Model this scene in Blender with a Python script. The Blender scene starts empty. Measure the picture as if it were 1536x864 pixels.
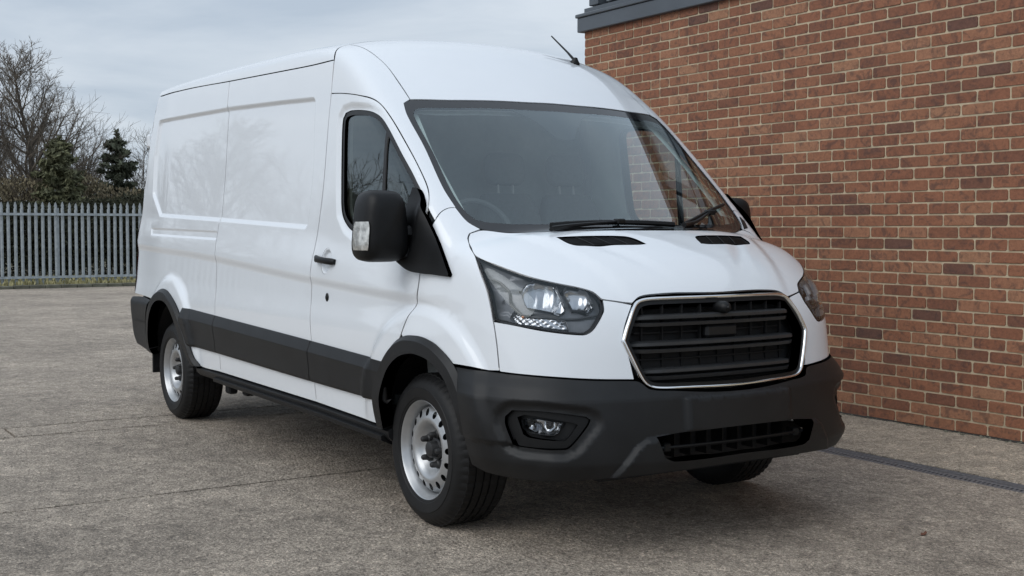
import bpy, math, random
import numpy as np
from mathutils import Vector, Matrix
from mathutils.geometry import delaunay_2d_cdt
R = math.radians
random.seed(7); rng = np.random.default_rng(7)
scene = bpy.context.scene
col = scene.collection

# ------------------------------------------------------------------ camera
cam_d = bpy.data.cameras.new('camera'); cam = bpy.data.objects.new('camera', cam_d); col.objects.link(cam)
cam.location = (4.864, -3.604, 1.355)
cam.rotation_euler = (R(90-2.771), 0, R(147.383-90))
cam_d.sensor_width = 36; cam_d.lens = 36*1826.56/1536
cam_d.clip_start = .05; cam_d.clip_end = 2000
scene.camera = cam
# ------------------------------------------------------------------ sky, sun, exposure
SUN_EL, SUN_AZ = R(40), R(-82)          # soft sun behind the cloud, over the viewer's left shoulder
world = bpy.data.worlds.new('World'); scene.world = world; world.use_nodes = True
nt = world.node_tree; nt.nodes.clear()
def N(tree, typ, **kw):
    n = tree.nodes.new(typ)
    for k, v in kw.items(): setattr(n, k, v)
    return n
def L(tree, a, b): tree.links.new(a, b)
wo = N(nt, 'ShaderNodeOutputWorld'); bg = N(nt, 'ShaderNodeBackground'); L(nt, bg.outputs[0], wo.inputs[0])
skyt = N(nt, 'ShaderNodeTexSky', sky_type='NISHITA'); skyt.sun_disc = False; skyt.sun_elevation = SUN_EL; skyt.sun_rotation = R(90)-SUN_AZ
skys = N(nt, 'ShaderNodeVectorMath', operation='SCALE'); skys.inputs['Scale'].default_value = .09; L(nt, skyt.outputs[0], skys.inputs[0])
tc = N(nt, 'ShaderNodeTexCoord'); sep = N(nt, 'ShaderNodeSeparateXYZ'); L(nt, tc.outputs['Generated'], sep.inputs[0])
zc = N(nt, 'ShaderNodeMath', operation='MAXIMUM'); zc.inputs[1].default_value = 0; L(nt, sep.outputs[2], zc.inputs[0])
za = N(nt, 'ShaderNodeMath', operation='ADD'); za.inputs[1].default_value = .09; L(nt, zc.outputs[0], za.inputs[0])
dx = N(nt, 'ShaderNodeMath', operation='DIVIDE'); L(nt, sep.outputs[0], dx.inputs[0]); L(nt, za.outputs[0], dx.inputs[1])
dy = N(nt, 'ShaderNodeMath', operation='DIVIDE'); L(nt, sep.outputs[1], dy.inputs[0]); L(nt, za.outputs[0], dy.inputs[1])
cmb = N(nt, 'ShaderNodeCombineXYZ'); L(nt, dx.outputs[0], cmb.inputs[0]); L(nt, dy.outputs[0], cmb.inputs[1])
nz = N(nt, 'ShaderNodeTexNoise'); nz.inputs['Scale'].default_value = .8; nz.inputs['Detail'].default_value = 6; nz.inputs['Roughness'].default_value = .55; nz.inputs['Distortion'].default_value = .4
L(nt, cmb.outputs[0], nz.inputs['Vector'])
cr = N(nt, 'ShaderNodeValToRGB'); L(nt, nz.outputs['Fac'], cr.inputs[0])
cr.color_ramp.elements[0].position = .36; cr.color_ramp.elements[0].color = (.48, .56, .66, 1)
cr.color_ramp.elements[1].position = .66; cr.color_ramp.elements[1].color = (.68, .745, .82, 1)
gr = N(nt, 'ShaderNodeMath', operation='MULTIPLY_ADD'); gr.inputs[1].default_value = .35; gr.inputs[2].default_value = 1.0; L(nt, zc.outputs[0], gr.inputs[0])
cs = N(nt, 'ShaderNodeVectorMath', operation='SCALE'); L(nt, cr.outputs[0], cs.inputs[0]); L(nt, gr.outputs[0], cs.inputs['Scale'])
mx = N(nt, 'ShaderNodeMix', data_type='RGBA'); mx.inputs[0].default_value = .9
L(nt, skys.outputs[0], mx.inputs[6]); L(nt, cs.outputs[0], mx.inputs[7]); L(nt, mx.outputs[2], bg.inputs[0]); bg.inputs[1].default_value = 1.0
sun_d = bpy.data.lights.new('sun', 'SUN'); sun_d.energy = 1.3; sun_d.angle = R(50); sun_d.color = (1, .982, .95)
sun = bpy.data.objects.new('sun', sun_d); col.objects.link(sun)
_sd = Vector((math.cos(SUN_AZ)*math.cos(SUN_EL), math.sin(SUN_AZ)*math.cos(SUN_EL), math.sin(SUN_EL)))
sun.rotation_euler = _sd.to_track_quat('Z', 'Y').to_euler()
vs = scene.view_settings; vs.view_transform = 'Standard'; vs.look = 'None'; vs.gamma = 1; vs.exposure = 0.0
try: vs.use_curve_mapping = False
except Exception: pass
try:
    scene.cycles.max_bounces = 10; scene.cycles.transparent_max_bounces = 16; scene.cycles.glossy_bounces = 5
    scene.cycles.sample_clamp_indirect = 6
except Exception: pass

# ------------------------------------------------------------------ materials
def mat_new(name):
    m = bpy.data.materials.new(name); m.use_nodes = True; t = m.node_tree; t.nodes.clear()
    o = N(t, 'ShaderNodeOutputMaterial'); p = N(t, 'ShaderNodeBsdfPrincipled'); L(t, p.outputs[0], o.inputs[0])
    return m, t, p, o
def simple(name, c, rough=.5, metal=0, coat=0, noise=0, nscale=40, bump=0, bscale=200, spec=None, coat_rough=.03):
    m, t, p, o = mat_new(name)
    p.inputs['Base Color'].default_value = (*c, 1); p.inputs['Roughness'].default_value = rough; p.inputs['Metallic'].default_value = metal
    p.inputs['Coat Weight'].default_value = coat; p.inputs['Coat Roughness'].default_value = coat_rough
    if spec is not None: p.inputs['Specular IOR Level'].default_value = spec
    g = N(t, 'ShaderNodeTexCoord')
    if noise:
        n = N(t, 'ShaderNodeTexNoise'); n.inputs['Scale'].default_value = nscale; n.inputs['Detail'].default_value = 5; L(t, g.outputs['Object'], n.inputs['Vector'])
        r = N(t, 'ShaderNodeValToRGB'); r.color_ramp.elements[0].position = .3; r.color_ramp.elements[1].position = .7
        r.color_ramp.elements[0].color = (*[v*(1-noise) for v in c], 1); r.color_ramp.elements[1].color = (*[min(1, v*(1+noise)) for v in c], 1)
        L(t, n.outputs['Fac'], r.inputs[0]); L(t, r.outputs[0], p.inputs['Base Color'])
    if bump:
        n2 = N(t, 'ShaderNodeTexNoise'); n2.inputs['Scale'].default_value = bscale; n2.inputs['Detail'].default_value = 3; L(t, g.outputs['Object'], n2.inputs['Vector'])
        b = N(t, 'ShaderNodeBump'); b.inputs['Strength'].default_value = bump; b.inputs['Distance'].default_value = .002; L(t, n2.outputs['Fac'], b.inputs['Height']); L(t, b.outputs[0], p.inputs['Normal'])
    return m
def glass_mat(name, tint, ior=1.5, gain=1.0, rough=0.0):
    m = bpy.data.materials.new(name); m.use_nodes = True; t = m.node_tree; t.nodes.clear()
    o = N(t, 'ShaderNodeOutputMaterial'); tr = N(t, 'ShaderNodeBsdfTransparent'); gl = N(t, 'ShaderNodeBsdfGlossy'); gl.inputs['Roughness'].default_value = rough
    tr.inputs[0].default_value = (*tint, 1); gl.inputs[0].default_value = (.88, .97, 1, 1)
    f = N(t, 'ShaderNodeFresnel'); ge = N(t, 'ShaderNodeNewGeometry'); mi = N(t, 'ShaderNodeMix', data_type='FLOAT'); mi.inputs[2].default_value = ior; mi.inputs[3].default_value = 1/ior
    L(t, ge.outputs['Backfacing'], mi.inputs[0]); L(t, mi.outputs[0], f.inputs[0])        # a thin pane reflects alike from both sides
    mu = N(t, 'ShaderNodeMath', operation='MULTIPLY'); mu.use_clamp = True; mu.inputs[1].default_value = gain; L(t, f.outputs[0], mu.inputs[0])
    x = N(t, 'ShaderNodeMixShader'); L(t, mu.outputs[0], x.inputs[0]); L(t, tr.outputs[0], x.inputs[1]); L(t, gl.outputs[0], x.inputs[2]); L(t, x.outputs[0], o.inputs[0])
    return m
M = {}
M['paint'] = simple('white_paint', (.79, .825, .865), .36, coat=1.0, coat_rough=.02, noise=.012, nscale=3)
M['plastic'] = simple('black_plastic', (.0085, .009, .010), .46, noise=.25, nscale=8, bump=.3, bscale=700, spec=.36)
M['trim'] = simple('satin_black_trim', (.0055, .0058, .0065), .45, noise=.2, nscale=12, bump=.15, bscale=900, spec=.28)
M['dark'] = simple('dark_void', (.006, .006, .007), .8, noise=.2)
M['gloss_black'] = simple('gloss_black', (.008, .008, .009), .12, noise=.1)
M['rubber'] = simple('rubber', (.007, .007, .0075), .58, noise=.25, nscale=14, bump=.2, bscale=300, spec=.35)
M['seal'] = simple('window_seal', (.01, .01, .011), .4, noise=.1)
M['silver'] = simple('silver_steel', (.46, .47, .48), .36, metal=.7, noise=.05, nscale=30)
M['chrome'] = simple('chrome', (.82, .83, .84), .07, metal=1.0, noise=.02)
M['reflector'] = simple('reflector', (.50, .51, .53), .18, metal=1.0, noise=.02)
M['lampgrey'] = simple('lamp_housing', (.15, .155, .165), .30, metal=.3, noise=.08)
M['lampdark'] = simple('lamp_housing_dark', (.025, .026, .028), .3, noise=.08)
M['amber'] = simple('amber', (.45, .16, .05), .25, noise=.1)
M['frit'] = simple('ceramic_frit', (.012, .012, .013), .06, noise=.1, spec=.8)
M['windscreen'] = glass_mat('windscreen_glass', (.88, .95, .94), 1.52, 2.35)
M['sideglass'] = glass_mat('tinted_glass', (.70, .74, .72), 1.5, 1.7)
M['lens'] = glass_mat('clear_lens', (.93, .94, .95), 1.45, 1.2)
M['interior'] = simple('interior_grey', (.30, .32, .32), .75, noise=.15, nscale=9)
M['headliner'] = simple('headliner', (.74, .77, .76), .8, noise=.06)
M['dash'] = simple('dashboard', (.15, .16, .16), .6, noise=.15, bump=.2)
M['seat'] = simple('seat_cloth', (.10, .107, .11), .9, noise=.12, nscale=60)
M['lighttrim'] = simple('pillar_trim', (.58, .62, .58), .7, noise=.08, nscale=6)
M['red'] = simple('tail_red', (.25, .01, .012), .15, noise=.1)
M['hub'] = simple('hub_black', (.02, .02, .021), .5, noise=.3, nscale=20, bump=.5, bscale=80)

# ------------------------------------------------------------------ mesh helpers
_custom = {}
def link(name, me, mat=None, parent=None):
    o = bpy.data.objects.new(name, me); col.objects.link(o)
    if mat is not None and not me.materials: me.materials.append(mat if not isinstance(mat, str) else M[mat])
    if parent is not None: o.parent = parent
    return o
def mesh_np(name, V, F, normals=None, smooth=True):
    me = bpy.data.meshes.new(name); me.from_pydata([tuple(v) for v in V], [], [tuple(int(i) for i in f) for f in F])
    if smooth: me.polygons.foreach_set('use_smooth', [True]*len(me.polygons))
    if normals is not None:
        me.normals_split_custom_set_from_vertices([tuple(n) for n in normals]); _custom[me.name] = np.array(normals)
    me.update(); return me
def tag(o, label=None, cat=None, group=None, kind=None):
    if label: o['label'] = label
    if cat: o['category'] = cat
    if group: o['group'] = group
    if kind: o['kind'] = kind
    return o
def empty(name, loc=(0, 0, 0)):
    e = bpy.data.objects.new(name, None); col.objects.link(e); e.location = loc; e.empty_display_size = .2; return e
class MB:
    def __init__(s): s.v = []; s.f = []
    def add(s, V, F):
        b = len(s.v); s.v += [tuple(map(float, p)) for p in V]; s.f += [tuple(i+b for i in f) for f in F]; return s
    def box(s, x0, x1, y0, y1, z0, z1, ch=0.0):
        if ch <= 0:
            V = [(x, y, z) for x in (x0, x1) for y in (y0, y1) for z in (z0, z1)]
            return s.add(V, [(0, 1, 3, 2), (4, 6, 7, 5), (0, 4, 5, 1), (2, 3, 7, 6), (0, 2, 6, 4), (1, 5, 7, 3)])
        V = []; idx = {}
        for ix, x in enumerate((x0, x1)):
            for iy, y in enumerate((y0, y1)):
                for iz, z in enumerate((z0, z1)):
                    sx, sy, sz = 1-2*ix, 1-2*iy, 1-2*iz
                    for a, p in enumerate(((x, y+sy*ch, z+sz*ch), (x+sx*ch, y, z+sz*ch), (x+sx*ch, y+sy*ch, z))):
                        idx[ix, iy, iz, a] = len(V); V.append(p)
        g = lambda *k: idx[k]; F = []
        for i in (0, 1):
            q = [(0, 0), (1, 0), (1, 1), (0, 1)]; o = -1 if i == 0 else 1
            F.append(tuple(g(i, a, b, 0) for a, b in q[::o])); F.append(tuple(g(a, i, b, 1) for a, b in q[::-o])); F.append(tuple(g(a, b, i, 2) for a, b in q[::o]))
        for a in (0, 1):
            for b in (0, 1):
                F += [(g(a, b, 0, 0), g(a, b, 1, 0), g(a, b, 1, 1), g(a, b, 0, 1)), (g(a, 0, b, 0), g(a, 1, b, 0), g(a, 1, b, 2), g(a, 0, b, 2)), (g(0, a, b, 1), g(1, a, b, 1), g(1, a, b, 2), g(0, a, b, 2))]
                for c in (0, 1): F.append((g(a, b, c, 0), g(a, b, c, 1), g(a, b, c, 2)))
        return s.add(V, F)
    def tube(s, path, rad, n=8, cap=True):
        P = np.array(path, float); r = np.broadcast_to(np.array(rad, float), (len(P),))
        t = np.gradient(P, axis=0); t /= np.linalg.norm(t, axis=1, keepdims=True)+1e-9
        up = np.array((0, 0, 1.)) if abs(t[0][2]) < .9 else np.array((1., 0, 0)); V = []; F = []
        for i in range(len(P)):
            a = np.cross(up, t[i]); a /= np.linalg.norm(a)+1e-9; b = np.cross(t[i], a)
            for k in range(n):
                w = 2*math.pi*k/n; V.append(P[i]+r[i]*(math.cos(w)*a+math.sin(w)*b))
        for i in range(len(P)-1):
            for k in range(n): F.append((i*n+k, i*n+(k+1) % n, (i+1)*n+(k+1) % n, (i+1)*n+k))
        if cap: F += [tuple(range(n))[::-1], tuple((len(P)-1)*n+k for k in range(n))]
        return s.add(V, F)
    def sweep(s, path, sections, closed_sec=True, cap=True):
        # sections: list (per path point) of lists of 3D points
        n = len(sections[0]); V = [p for sec in sections for p in sec]; F = []
        for i in range(len(sections)-1):
            for k in range(n if closed_sec else n-1): F.append((i*n+k, i*n+(k+1) % n, (i+1)*n+(k+1) % n, (i+1)*n+k))
        if cap: F += [tuple(range(n))[::-1], tuple((len(sections)-1)*n+k for k in range(n))]
        return s.add(V, F)
    def lathe(s, prof, n=48, axis='y', c=(0, 0, 0), closed=False):
        # prof: (r, a) with a along the axis
        V = []; F = []; m = len(prof)
        for k in range(n):
            w = 2*math.pi*k/n
            for r, a in prof:
                p = (r*math.cos(w), a, r*math.sin(w)) if axis == 'y' else (a, r*math.cos(w), r*math.sin(w)) if axis == 'x' else (r*math.cos(w), r*math.sin(w), a)
                V.append((p[0]+c[0], p[1]+c[1], p[2]+c[2]))
        for k in range(n):
            q = (k+1) % n
            for j in range(m if closed else m-1): F.append((k*m+j, k*m+(j+1) % m, q*m+(j+1) % m, q*m+j))
        return s.add(V, F)
    def prism(s, poly, axis, a0, a1):
        # poly in the two other axes, extruded between a0 and a1
        def P(u, v, a): return (a, u, v) if axis == 'x' else (u, a, v) if axis == 'y' else (u, v, a)
        n = len(poly); V = [P(u, v, a0) for u, v in poly]+[P(u, v, a1) for u, v in poly]
        F = [tuple(range(n))[::-1], tuple(range(n, 2*n))]+[(k, (k+1) % n, n+(k+1) % n, n+k) for k in range(n)]
        return s.add(V, F)
    def build(s, name, mat, parent=None, smooth=35):
        me = bpy.data.meshes.new(name); me.from_pydata(s.v, [], s.f)
        if smooth:
            me.polygons.foreach_set('use_smooth', [True]*len(me.polygons)); me.set_sharp_from_angle(angle=R(smooth))
        me.update(); return link(name, me, mat, parent)
def mirror_y(o, parent):
    me0 = o.data; n = len(me0.vertices); V = np.empty(n*3); me0.vertices.foreach_get('co', V); V = V.reshape(-1, 3)*[1, -1, 1]
    F = [tuple(p.vertices)[::-1] for p in me0.polygons]
    nm = _custom.get(me0.name); nm = None if nm is None else nm*[1, -1, 1]
    me = mesh_np(me0.name, V, F, nm, smooth=me0.polygons[0].use_smooth)
    if nm is None and me0.polygons[0].use_smooth: me.set_sharp_from_angle(angle=R(35))
    for m in me0.materials: me.materials.append(m)
    c = bpy.data.objects.new(o.name.split('.')[0], me); col.objects.link(c); c.parent = parent
    for ch in list(o.children): mirror_y(ch, c)
    return c
# ------------------------------------------------------------------ setting materials
def concrete(name, c0, c1, scale=1.0):
    m, t, p, o = mat_new(name); g = N(t, 'ShaderNodeNewGeometry')
    def noise(sc, det, rough=.6, dist=0):
        n = N(t, 'ShaderNodeTexNoise'); n.inputs['Scale'].default_value = sc*scale; n.inputs['Detail'].default_value = det; n.inputs['Roughness'].default_value = rough; n.inputs['Distortion'].default_value = dist
        L(t, g.outputs['Position'], n.inputs['Vector']); return n
    big, mid, fine, grit = noise(.55, 6, .65), noise(6, 7, .7, .8), noise(24, 7, .8, 1.5), noise(150, 6, .85, .6)
    r = N(t, 'ShaderNodeValToRGB'); r.color_ramp.elements[0].position = .33; r.color_ramp.elements[1].position = .68
    r.color_ramp.elements[0].color = (*c0, 1); r.color_ramp.elements[1].color = (*c1, 1); L(t, fine.outputs['Fac'], r.inputs[0])
    def mulby(colout, n, lo, hi, a, b):
        q = N(t, 'ShaderNodeMapRange'); q.inputs[1].default_value = a; q.inputs[2].default_value = b; q.inputs[3].default_value = lo; q.inputs[4].default_value = hi; L(t, n.outputs['Fac'], q.inputs[0])
        s = N(t, 'ShaderNodeVectorMath', operation='SCALE'); L(t, colout, s.inputs[0]); L(t, q.outputs[0], s.inputs['Scale']); return s.outputs[0]
    c = mulby(r.outputs[0], big, .70, 1.22, .32, .68); c = mulby(c, mid, .70, 1.26, .32, .68); c = mulby(c, grit, .30, 1.75, .38, .62)
    wv = N(t, 'ShaderNodeVectorMath', operation='MULTIPLY_ADD'); wv.inputs[1].default_value = (.03, .03, .03); L(t, mid.outputs['Color'], wv.inputs[0]); L(t, g.outputs['Position'], wv.inputs[2])
    def pebbles(colout, sc, lo, hi, thr):
        v = N(t, 'ShaderNodeTexVoronoi'); v.inputs['Scale'].default_value = sc*scale; L(t, wv.outputs[0], v.inputs['Vector'])
        s1 = N(t, 'ShaderNodeSeparateColor'); L(t, v.outputs['Color'], s1.inputs[0])
        q = N(t, 'ShaderNodeMapRange'); q.inputs[3].default_value = lo; q.inputs[4].default_value = hi; L(t, s1.outputs[0], q.inputs[0])
        ed = N(t, 'ShaderNodeMapRange'); ed.inputs[1].default_value = thr; ed.inputs[2].default_value = thr*.45; ed.inputs[3].default_value = 0; ed.inputs[4].default_value = 1; L(t, v.outputs['Distance'], ed.inputs[0])
        m1 = N(t, 'ShaderNodeMath', operation='SUBTRACT'); m1.inputs[1].default_value = 1; L(t, q.outputs[0], m1.inputs[0])
        m2 = N(t, 'ShaderNodeMath', operation='MULTIPLY_ADD'); m2.inputs[2].default_value = 1; L(t, m1.outputs[0], m2.inputs[0]); L(t, ed.outputs[0], m2.inputs[1])
        s = N(t, 'ShaderNodeVectorMath', operation='SCALE'); L(t, colout, s.inputs[0]); L(t, m2.outputs[0], s.inputs['Scale']); return s.outputs[0], ed
    c, e1 = pebbles(c, 62, .56, 1.58, .62); c, e2 = pebbles(c, 130, .62, 1.5, .62)
    mx = N(t, 'ShaderNodeMix', data_type='RGBA'); mx.inputs[0].default_value = 0; L(t, c, mx.inputs[6])
    L(t, mx.outputs[2], p.inputs['Base Color']); p.inputs['Roughness'].default_value = .82
    ad = N(t, 'ShaderNodeMath', operation='MULTIPLY_ADD'); ad.inputs[1].default_value = .35; L(t, e1.outputs[0], ad.inputs[0]); L(t, fine.outputs['Fac'], ad.inputs[2])
    b = N(t, 'ShaderNodeBump'); b.inputs['Strength'].default_value = 1.0; b.inputs['Distance'].default_value = .014; L(t, ad.outputs[0], b.inputs['Height']); L(t, b.outputs[0], p.inputs['Normal'])
    return m
M['concrete'] = concrete('worn_concrete', (.165, .135, .106), (.575, .49, .40))
M['concrete2'] = concrete('apron_concrete', (.27, .228, .174), (.58, .495, .395), .9)
M['joint'] = simple('joint_dirt', (.035, .032, .028), .95, noise=.4, nscale=30)
def brick_mat():
    m, t, p, o = mat_new('red_brick'); g = N(t, 'ShaderNodeNewGeometry'); oi = N(t, 'ShaderNodeObjectInfo')
    a = N(t, 'ShaderNodeMath', operation='ADD'); L(t, g.outputs['Random Per Island'], a.inputs[0]); L(t, oi.outputs['Random'], a.inputs[1])
    fr = N(t, 'ShaderNodeMath', operation='FRACT'); L(t, a.outputs[0], fr.inputs[0])
    r = N(t, 'ShaderNodeValToRGB'); e = r.color_ramp.elements; r.color_ramp.interpolation = 'LINEAR'
    e[0].position = 0; e[0].color = (.135, .066, .048, 1); e[1].position = 1; e[1].color = (.34, .172, .098, 1)
    for ps, c in ((.05, (.195, .082, .049)), (.22, (.242, .100, .056)), (.55, (.272, .113, .062)), (.78, (.295, .130, .071)), (.92, (.325, .152, .086))):
        x = e.new(ps); x.color = (*c, 1)
    L(t, fr.outputs[0], r.inputs[0])
    off = N(t, 'ShaderNodeVectorMath', operation='SCALE'); cv = N(t, 'ShaderNodeCombineXYZ'); L(t, fr.outputs[0], cv.inputs[0]); L(t, fr.outputs[0], cv.inputs[2]); L(t, cv.outputs[0], off.inputs[0]); off.inputs['Scale'].default_value = 31
    pv = N(t, 'ShaderNodeVectorMath', operation='ADD'); L(t, g.outputs['Position'], pv.inputs[0]); L(t, off.outputs[0], pv.inputs[1])
    def noise(sc, det, rough=.6, dist=0):
        n = N(t, 'ShaderNodeTexNoise'); n.inputs['Scale'].default_value = sc; n.inputs['Detail'].default_value = det; n.inputs['Roughness'].default_value = rough; n.inputs['Distortion'].default_value = dist; L(t, pv.outputs[0], n.inputs['Vector']); return n
    blot, fine, gr = noise(11, 5, .65, 1.4), noise(60, 5, .75), noise(190, 3)
    b1 = N(t, 'ShaderNodeMapRange'); b1.inputs[1].default_value = .50; b1.inputs[2].default_value = .64; b1.inputs[3].default_value = 0; b1.inputs[4].default_value = .55; L(t, blot.outputs['Fac'], b1.inputs[0])
    mx = N(t, 'ShaderNodeMix', data_type='RGBA'); L(t, b1.outputs[0], mx.inputs[0]); L(t, r.outputs[0], mx.inputs[6]); mx.inputs[7].default_value = (.055, .036, .034, 1)
    b2 = N(t, 'ShaderNodeMapRange'); b2.inputs[1].default_value = .3; b2.inputs[2].default_value = .7; b2.inputs[3].default_value = .72; b2.inputs[4].default_value = 1.25; L(t, fine.outputs['Fac'], b2.inputs[0])
    s = N(t, 'ShaderNodeVectorMath', operation='SCALE'); L(t, mx.outputs[2], s.inputs[0]); L(t, b2.outputs[0], s.inputs['Scale'])
    L(t, s.outputs[0], p.inputs['Base Color']); p.inputs['Roughness'].default_value = .85
    ad = N(t, 'ShaderNodeMath', operation='ADD'); L(t, fine.outputs['Fac'], ad.inputs[0]); L(t, gr.outputs['Fac'], ad.inputs[1])
    b = N(t, 'ShaderNodeBump'); b.inputs['Strength'].default_value = .6; b.inputs['Distance'].default_value = .004; L(t, ad.outputs[0], b.inputs['Height']); L(t, b.outputs[0], p.inputs['Normal'])
    return m
M['brick'] = brick_mat()
M['mortar'] = simple('mortar', (.49, .405, .28), .95, noise=.22, nscale=14, bump=.8, bscale=120)
M['fascia'] = simple('slate_grey_metal', (.085, .098, .114), .42, noise=.1, nscale=3)
M['pane'] = simple('grey_pane', (.24, .265, .28), .15, noise=.06, nscale=2)
M['galv'] = simple('galvanised_steel', (.35, .385, .40), .55, metal=.25, noise=.22, nscale=9)
M['castiron'] = simple('drain_iron', (.13, .135, .145), .5, noise=.25, nscale=40)
M['bark'] = simple('bark', (.075, .062, .048), .95, noise=.35, nscale=12)
M['twig'] = simple('twig', (.135, .112, .088), .95, noise=.3, nscale=4)
M['needles'] = simple('needles', (.095, .105, .068), .85, noise=.45, nscale=3)
M['needles2'] = simple('needles_olive', (.125, .128, .068), .85, noise=.45, nscale=3)
M['scrub'] = simple('scrub_leaves', (.19, .158, .098), .95, noise=.5, nscale=2)
M['hedge'] = simple('hedge_leaves', (.030, .032, .016), .95, noise=.5, nscale=3)
M['grass'] = simple('dry_grass', (.40, .365, .19), .95, noise=.35, nscale=3)
M['earth'] = simple('earth', (.10, .09, .05), .95, noise=.4, nscale=2)
M['kerb'] = simple('kerb_concrete', (.14, .135, .10), .9, noise=.35, nscale=5)
M['leaf'] = simple('fallen_leaf', (.12, .05, .03), .8, noise=.3, nscale=60)

# ------------------------------------------------------------------ ground
g = MB(); g.add([(-400, -400, -.03), (400, -400, -.03), (400, 400, -.03), (-400, 400, -.03)], [(0, 1, 2, 3)])
ground = tag(g.build('ground', 'joint', None, 0), kind='structure')
def slab(x0, x1, y0, y1, mat='concrete', gap=.0105):
    def edge(a, b, n):
        a = np.array(a); b = np.array(b); t = np.linspace(0, 1, n, endpoint=False)[:, None]; p = a+(b-a)*t
        d = (b-a)/np.linalg.norm(b-a); nrm = np.array((d[1], -d[0])); j = np.cumsum(rng.normal(0, .0012, n)); j -= np.linspace(0, j[-1], n); j = np.clip(j, -.003, .006)+rng.normal(0, .0012, n)
        return p-nrm*(gap+j[:, None])
    n1 = max(2, int((x1-x0)/.08)); n2 = max(2, int((y1-y0)/.08))
    pts = np.vstack([edge((x0, y0), (x1, y0), n1), edge((x1, y0), (x1, y1), n2), edge((x1, y1), (x0, y1), n1), edge((x0, y1), (x0, y0), n2)])
    n = len(pts); V = [(p[0], p[1], 0) for p in pts]+[(p[0], p[1], -.028) for p in pts]
    F = [tuple(range(n))]+[(k, n+k, n+(k+1) % n, (k+1) % n) for k in range(n)]
    b = MB(); b.add(V, F); return b.build('concrete_slab', mat, ground, 20)
XB = [-24.3, -19.4, -14.2, -9.05, -3.93, -3.52, -1.30, 4.2, 9.5]
for i in range(len(XB)-1):
    ys = [-14, -2.08, 1.955] if abs(XB[i]+3.93) < .01 else [-14, 1.955] if XB[i] > -4.5 else [-14, 9]
    for j in range(len(ys)-1): slab(XB[i], XB[i+1], ys[j], ys[j+1])
for x0, x1 in ((-3.93, 1.9), (1.9, 9.5)): slab(x0, x1, 2.145, 3.26, 'concrete2')
# drain channel with slotted grates
drain = tag(empty('drain_channel', (0, 2.05, 0)), 'dark slotted drain channel set in the concrete along the brick wall', 'drain')
b = MB(); b.box(-3.9, 6, -.093, -.078, -.03, -.002); b.box(-3.9, 6, .078, .093, -.03, -.002); b.box(-3.9, 6, -.092, .092, -.029, -.027); b.build('channel_frame', 'castiron', drain, 0)
b = MB(); b.box(0, .496, -.076, -.058, -.022, -.004); b.box(0, .496, .058, .076, -.022, -.004); b.box(0, .496, -.010, .010, -.022, -.004)
for k in range(18):
    x = .008+k*.0285
    for s in (-1, 1):
        y0, y1 = (s*.010, s*.058)
        sk = .012
        b.add([(x, y0, -.004), (x+.015, y0, -.004), (x+.015+sk, y1, -.004), (x+sk, y1, -.004), (x, y0, -.02), (x+.015, y0, -.02), (x+.015+sk, y1, -.02), (x+sk, y1, -.02)], [(0, 1, 2, 3), (0, 4, 5, 1), (3, 2, 6, 7), (1, 5, 6, 2), (0, 3, 7, 4)])
g0 = b.build('grate', 'castiron', drain, 0); g0.location = (-3.9, 0, 0)
for k in range(1, 19):
    c = g0.copy(); col.objects.link(c); c.location = (-3.9+.5*k, 0, 0)
b = MB()
for k in range(520):                      # loose grit, thicker along the joints
    if k < 300: x = (-1.30, -3.52, -3.93)[k % 3]+rng.normal(0, .05); y = rng.uniform(-3, .5)
    else: x = rng.uniform(-4, 3); y = rng.uniform(-3, 2)
    s = rng.uniform(.002, .006); b.add([(x-s, y-s*.7, .0), (x+s, y-s, .0), (x+s*.8, y+s, .0), (x-s, y+s*.8, .0), (x, y, s*.9)], [(0, 1, 4), (1, 2, 4), (2, 3, 4), (3, 0, 4)])
tag(b.build('grit', 'kerb', None, 0), 'loose grit scattered on the concrete yard', 'grit', kind='stuff')
# a fallen leaf on the concrete
V = [(0, 0, .006), (.02, .008, .011), (.045, .004, .008), (.06, 0, .015), (.045, -.012, .010), (.02, -.010, .005)]
b = MB(); b.add(V, [(0, 1, 2, 3), (0, 3, 4, 5)]); b.add([(x, y, z-.0015) for x, y, z in V], [(3, 2, 1, 0), (5, 4, 3, 0)])
lf = b.build('fallen_leaf', 'leaf'); lf.location = (1.36, .78, 0); lf.rotation_euler = (0, 0, 1.9); tag(lf, 'small red-brown fallen leaf lying on the concrete near the drain', 'leaf')

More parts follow.
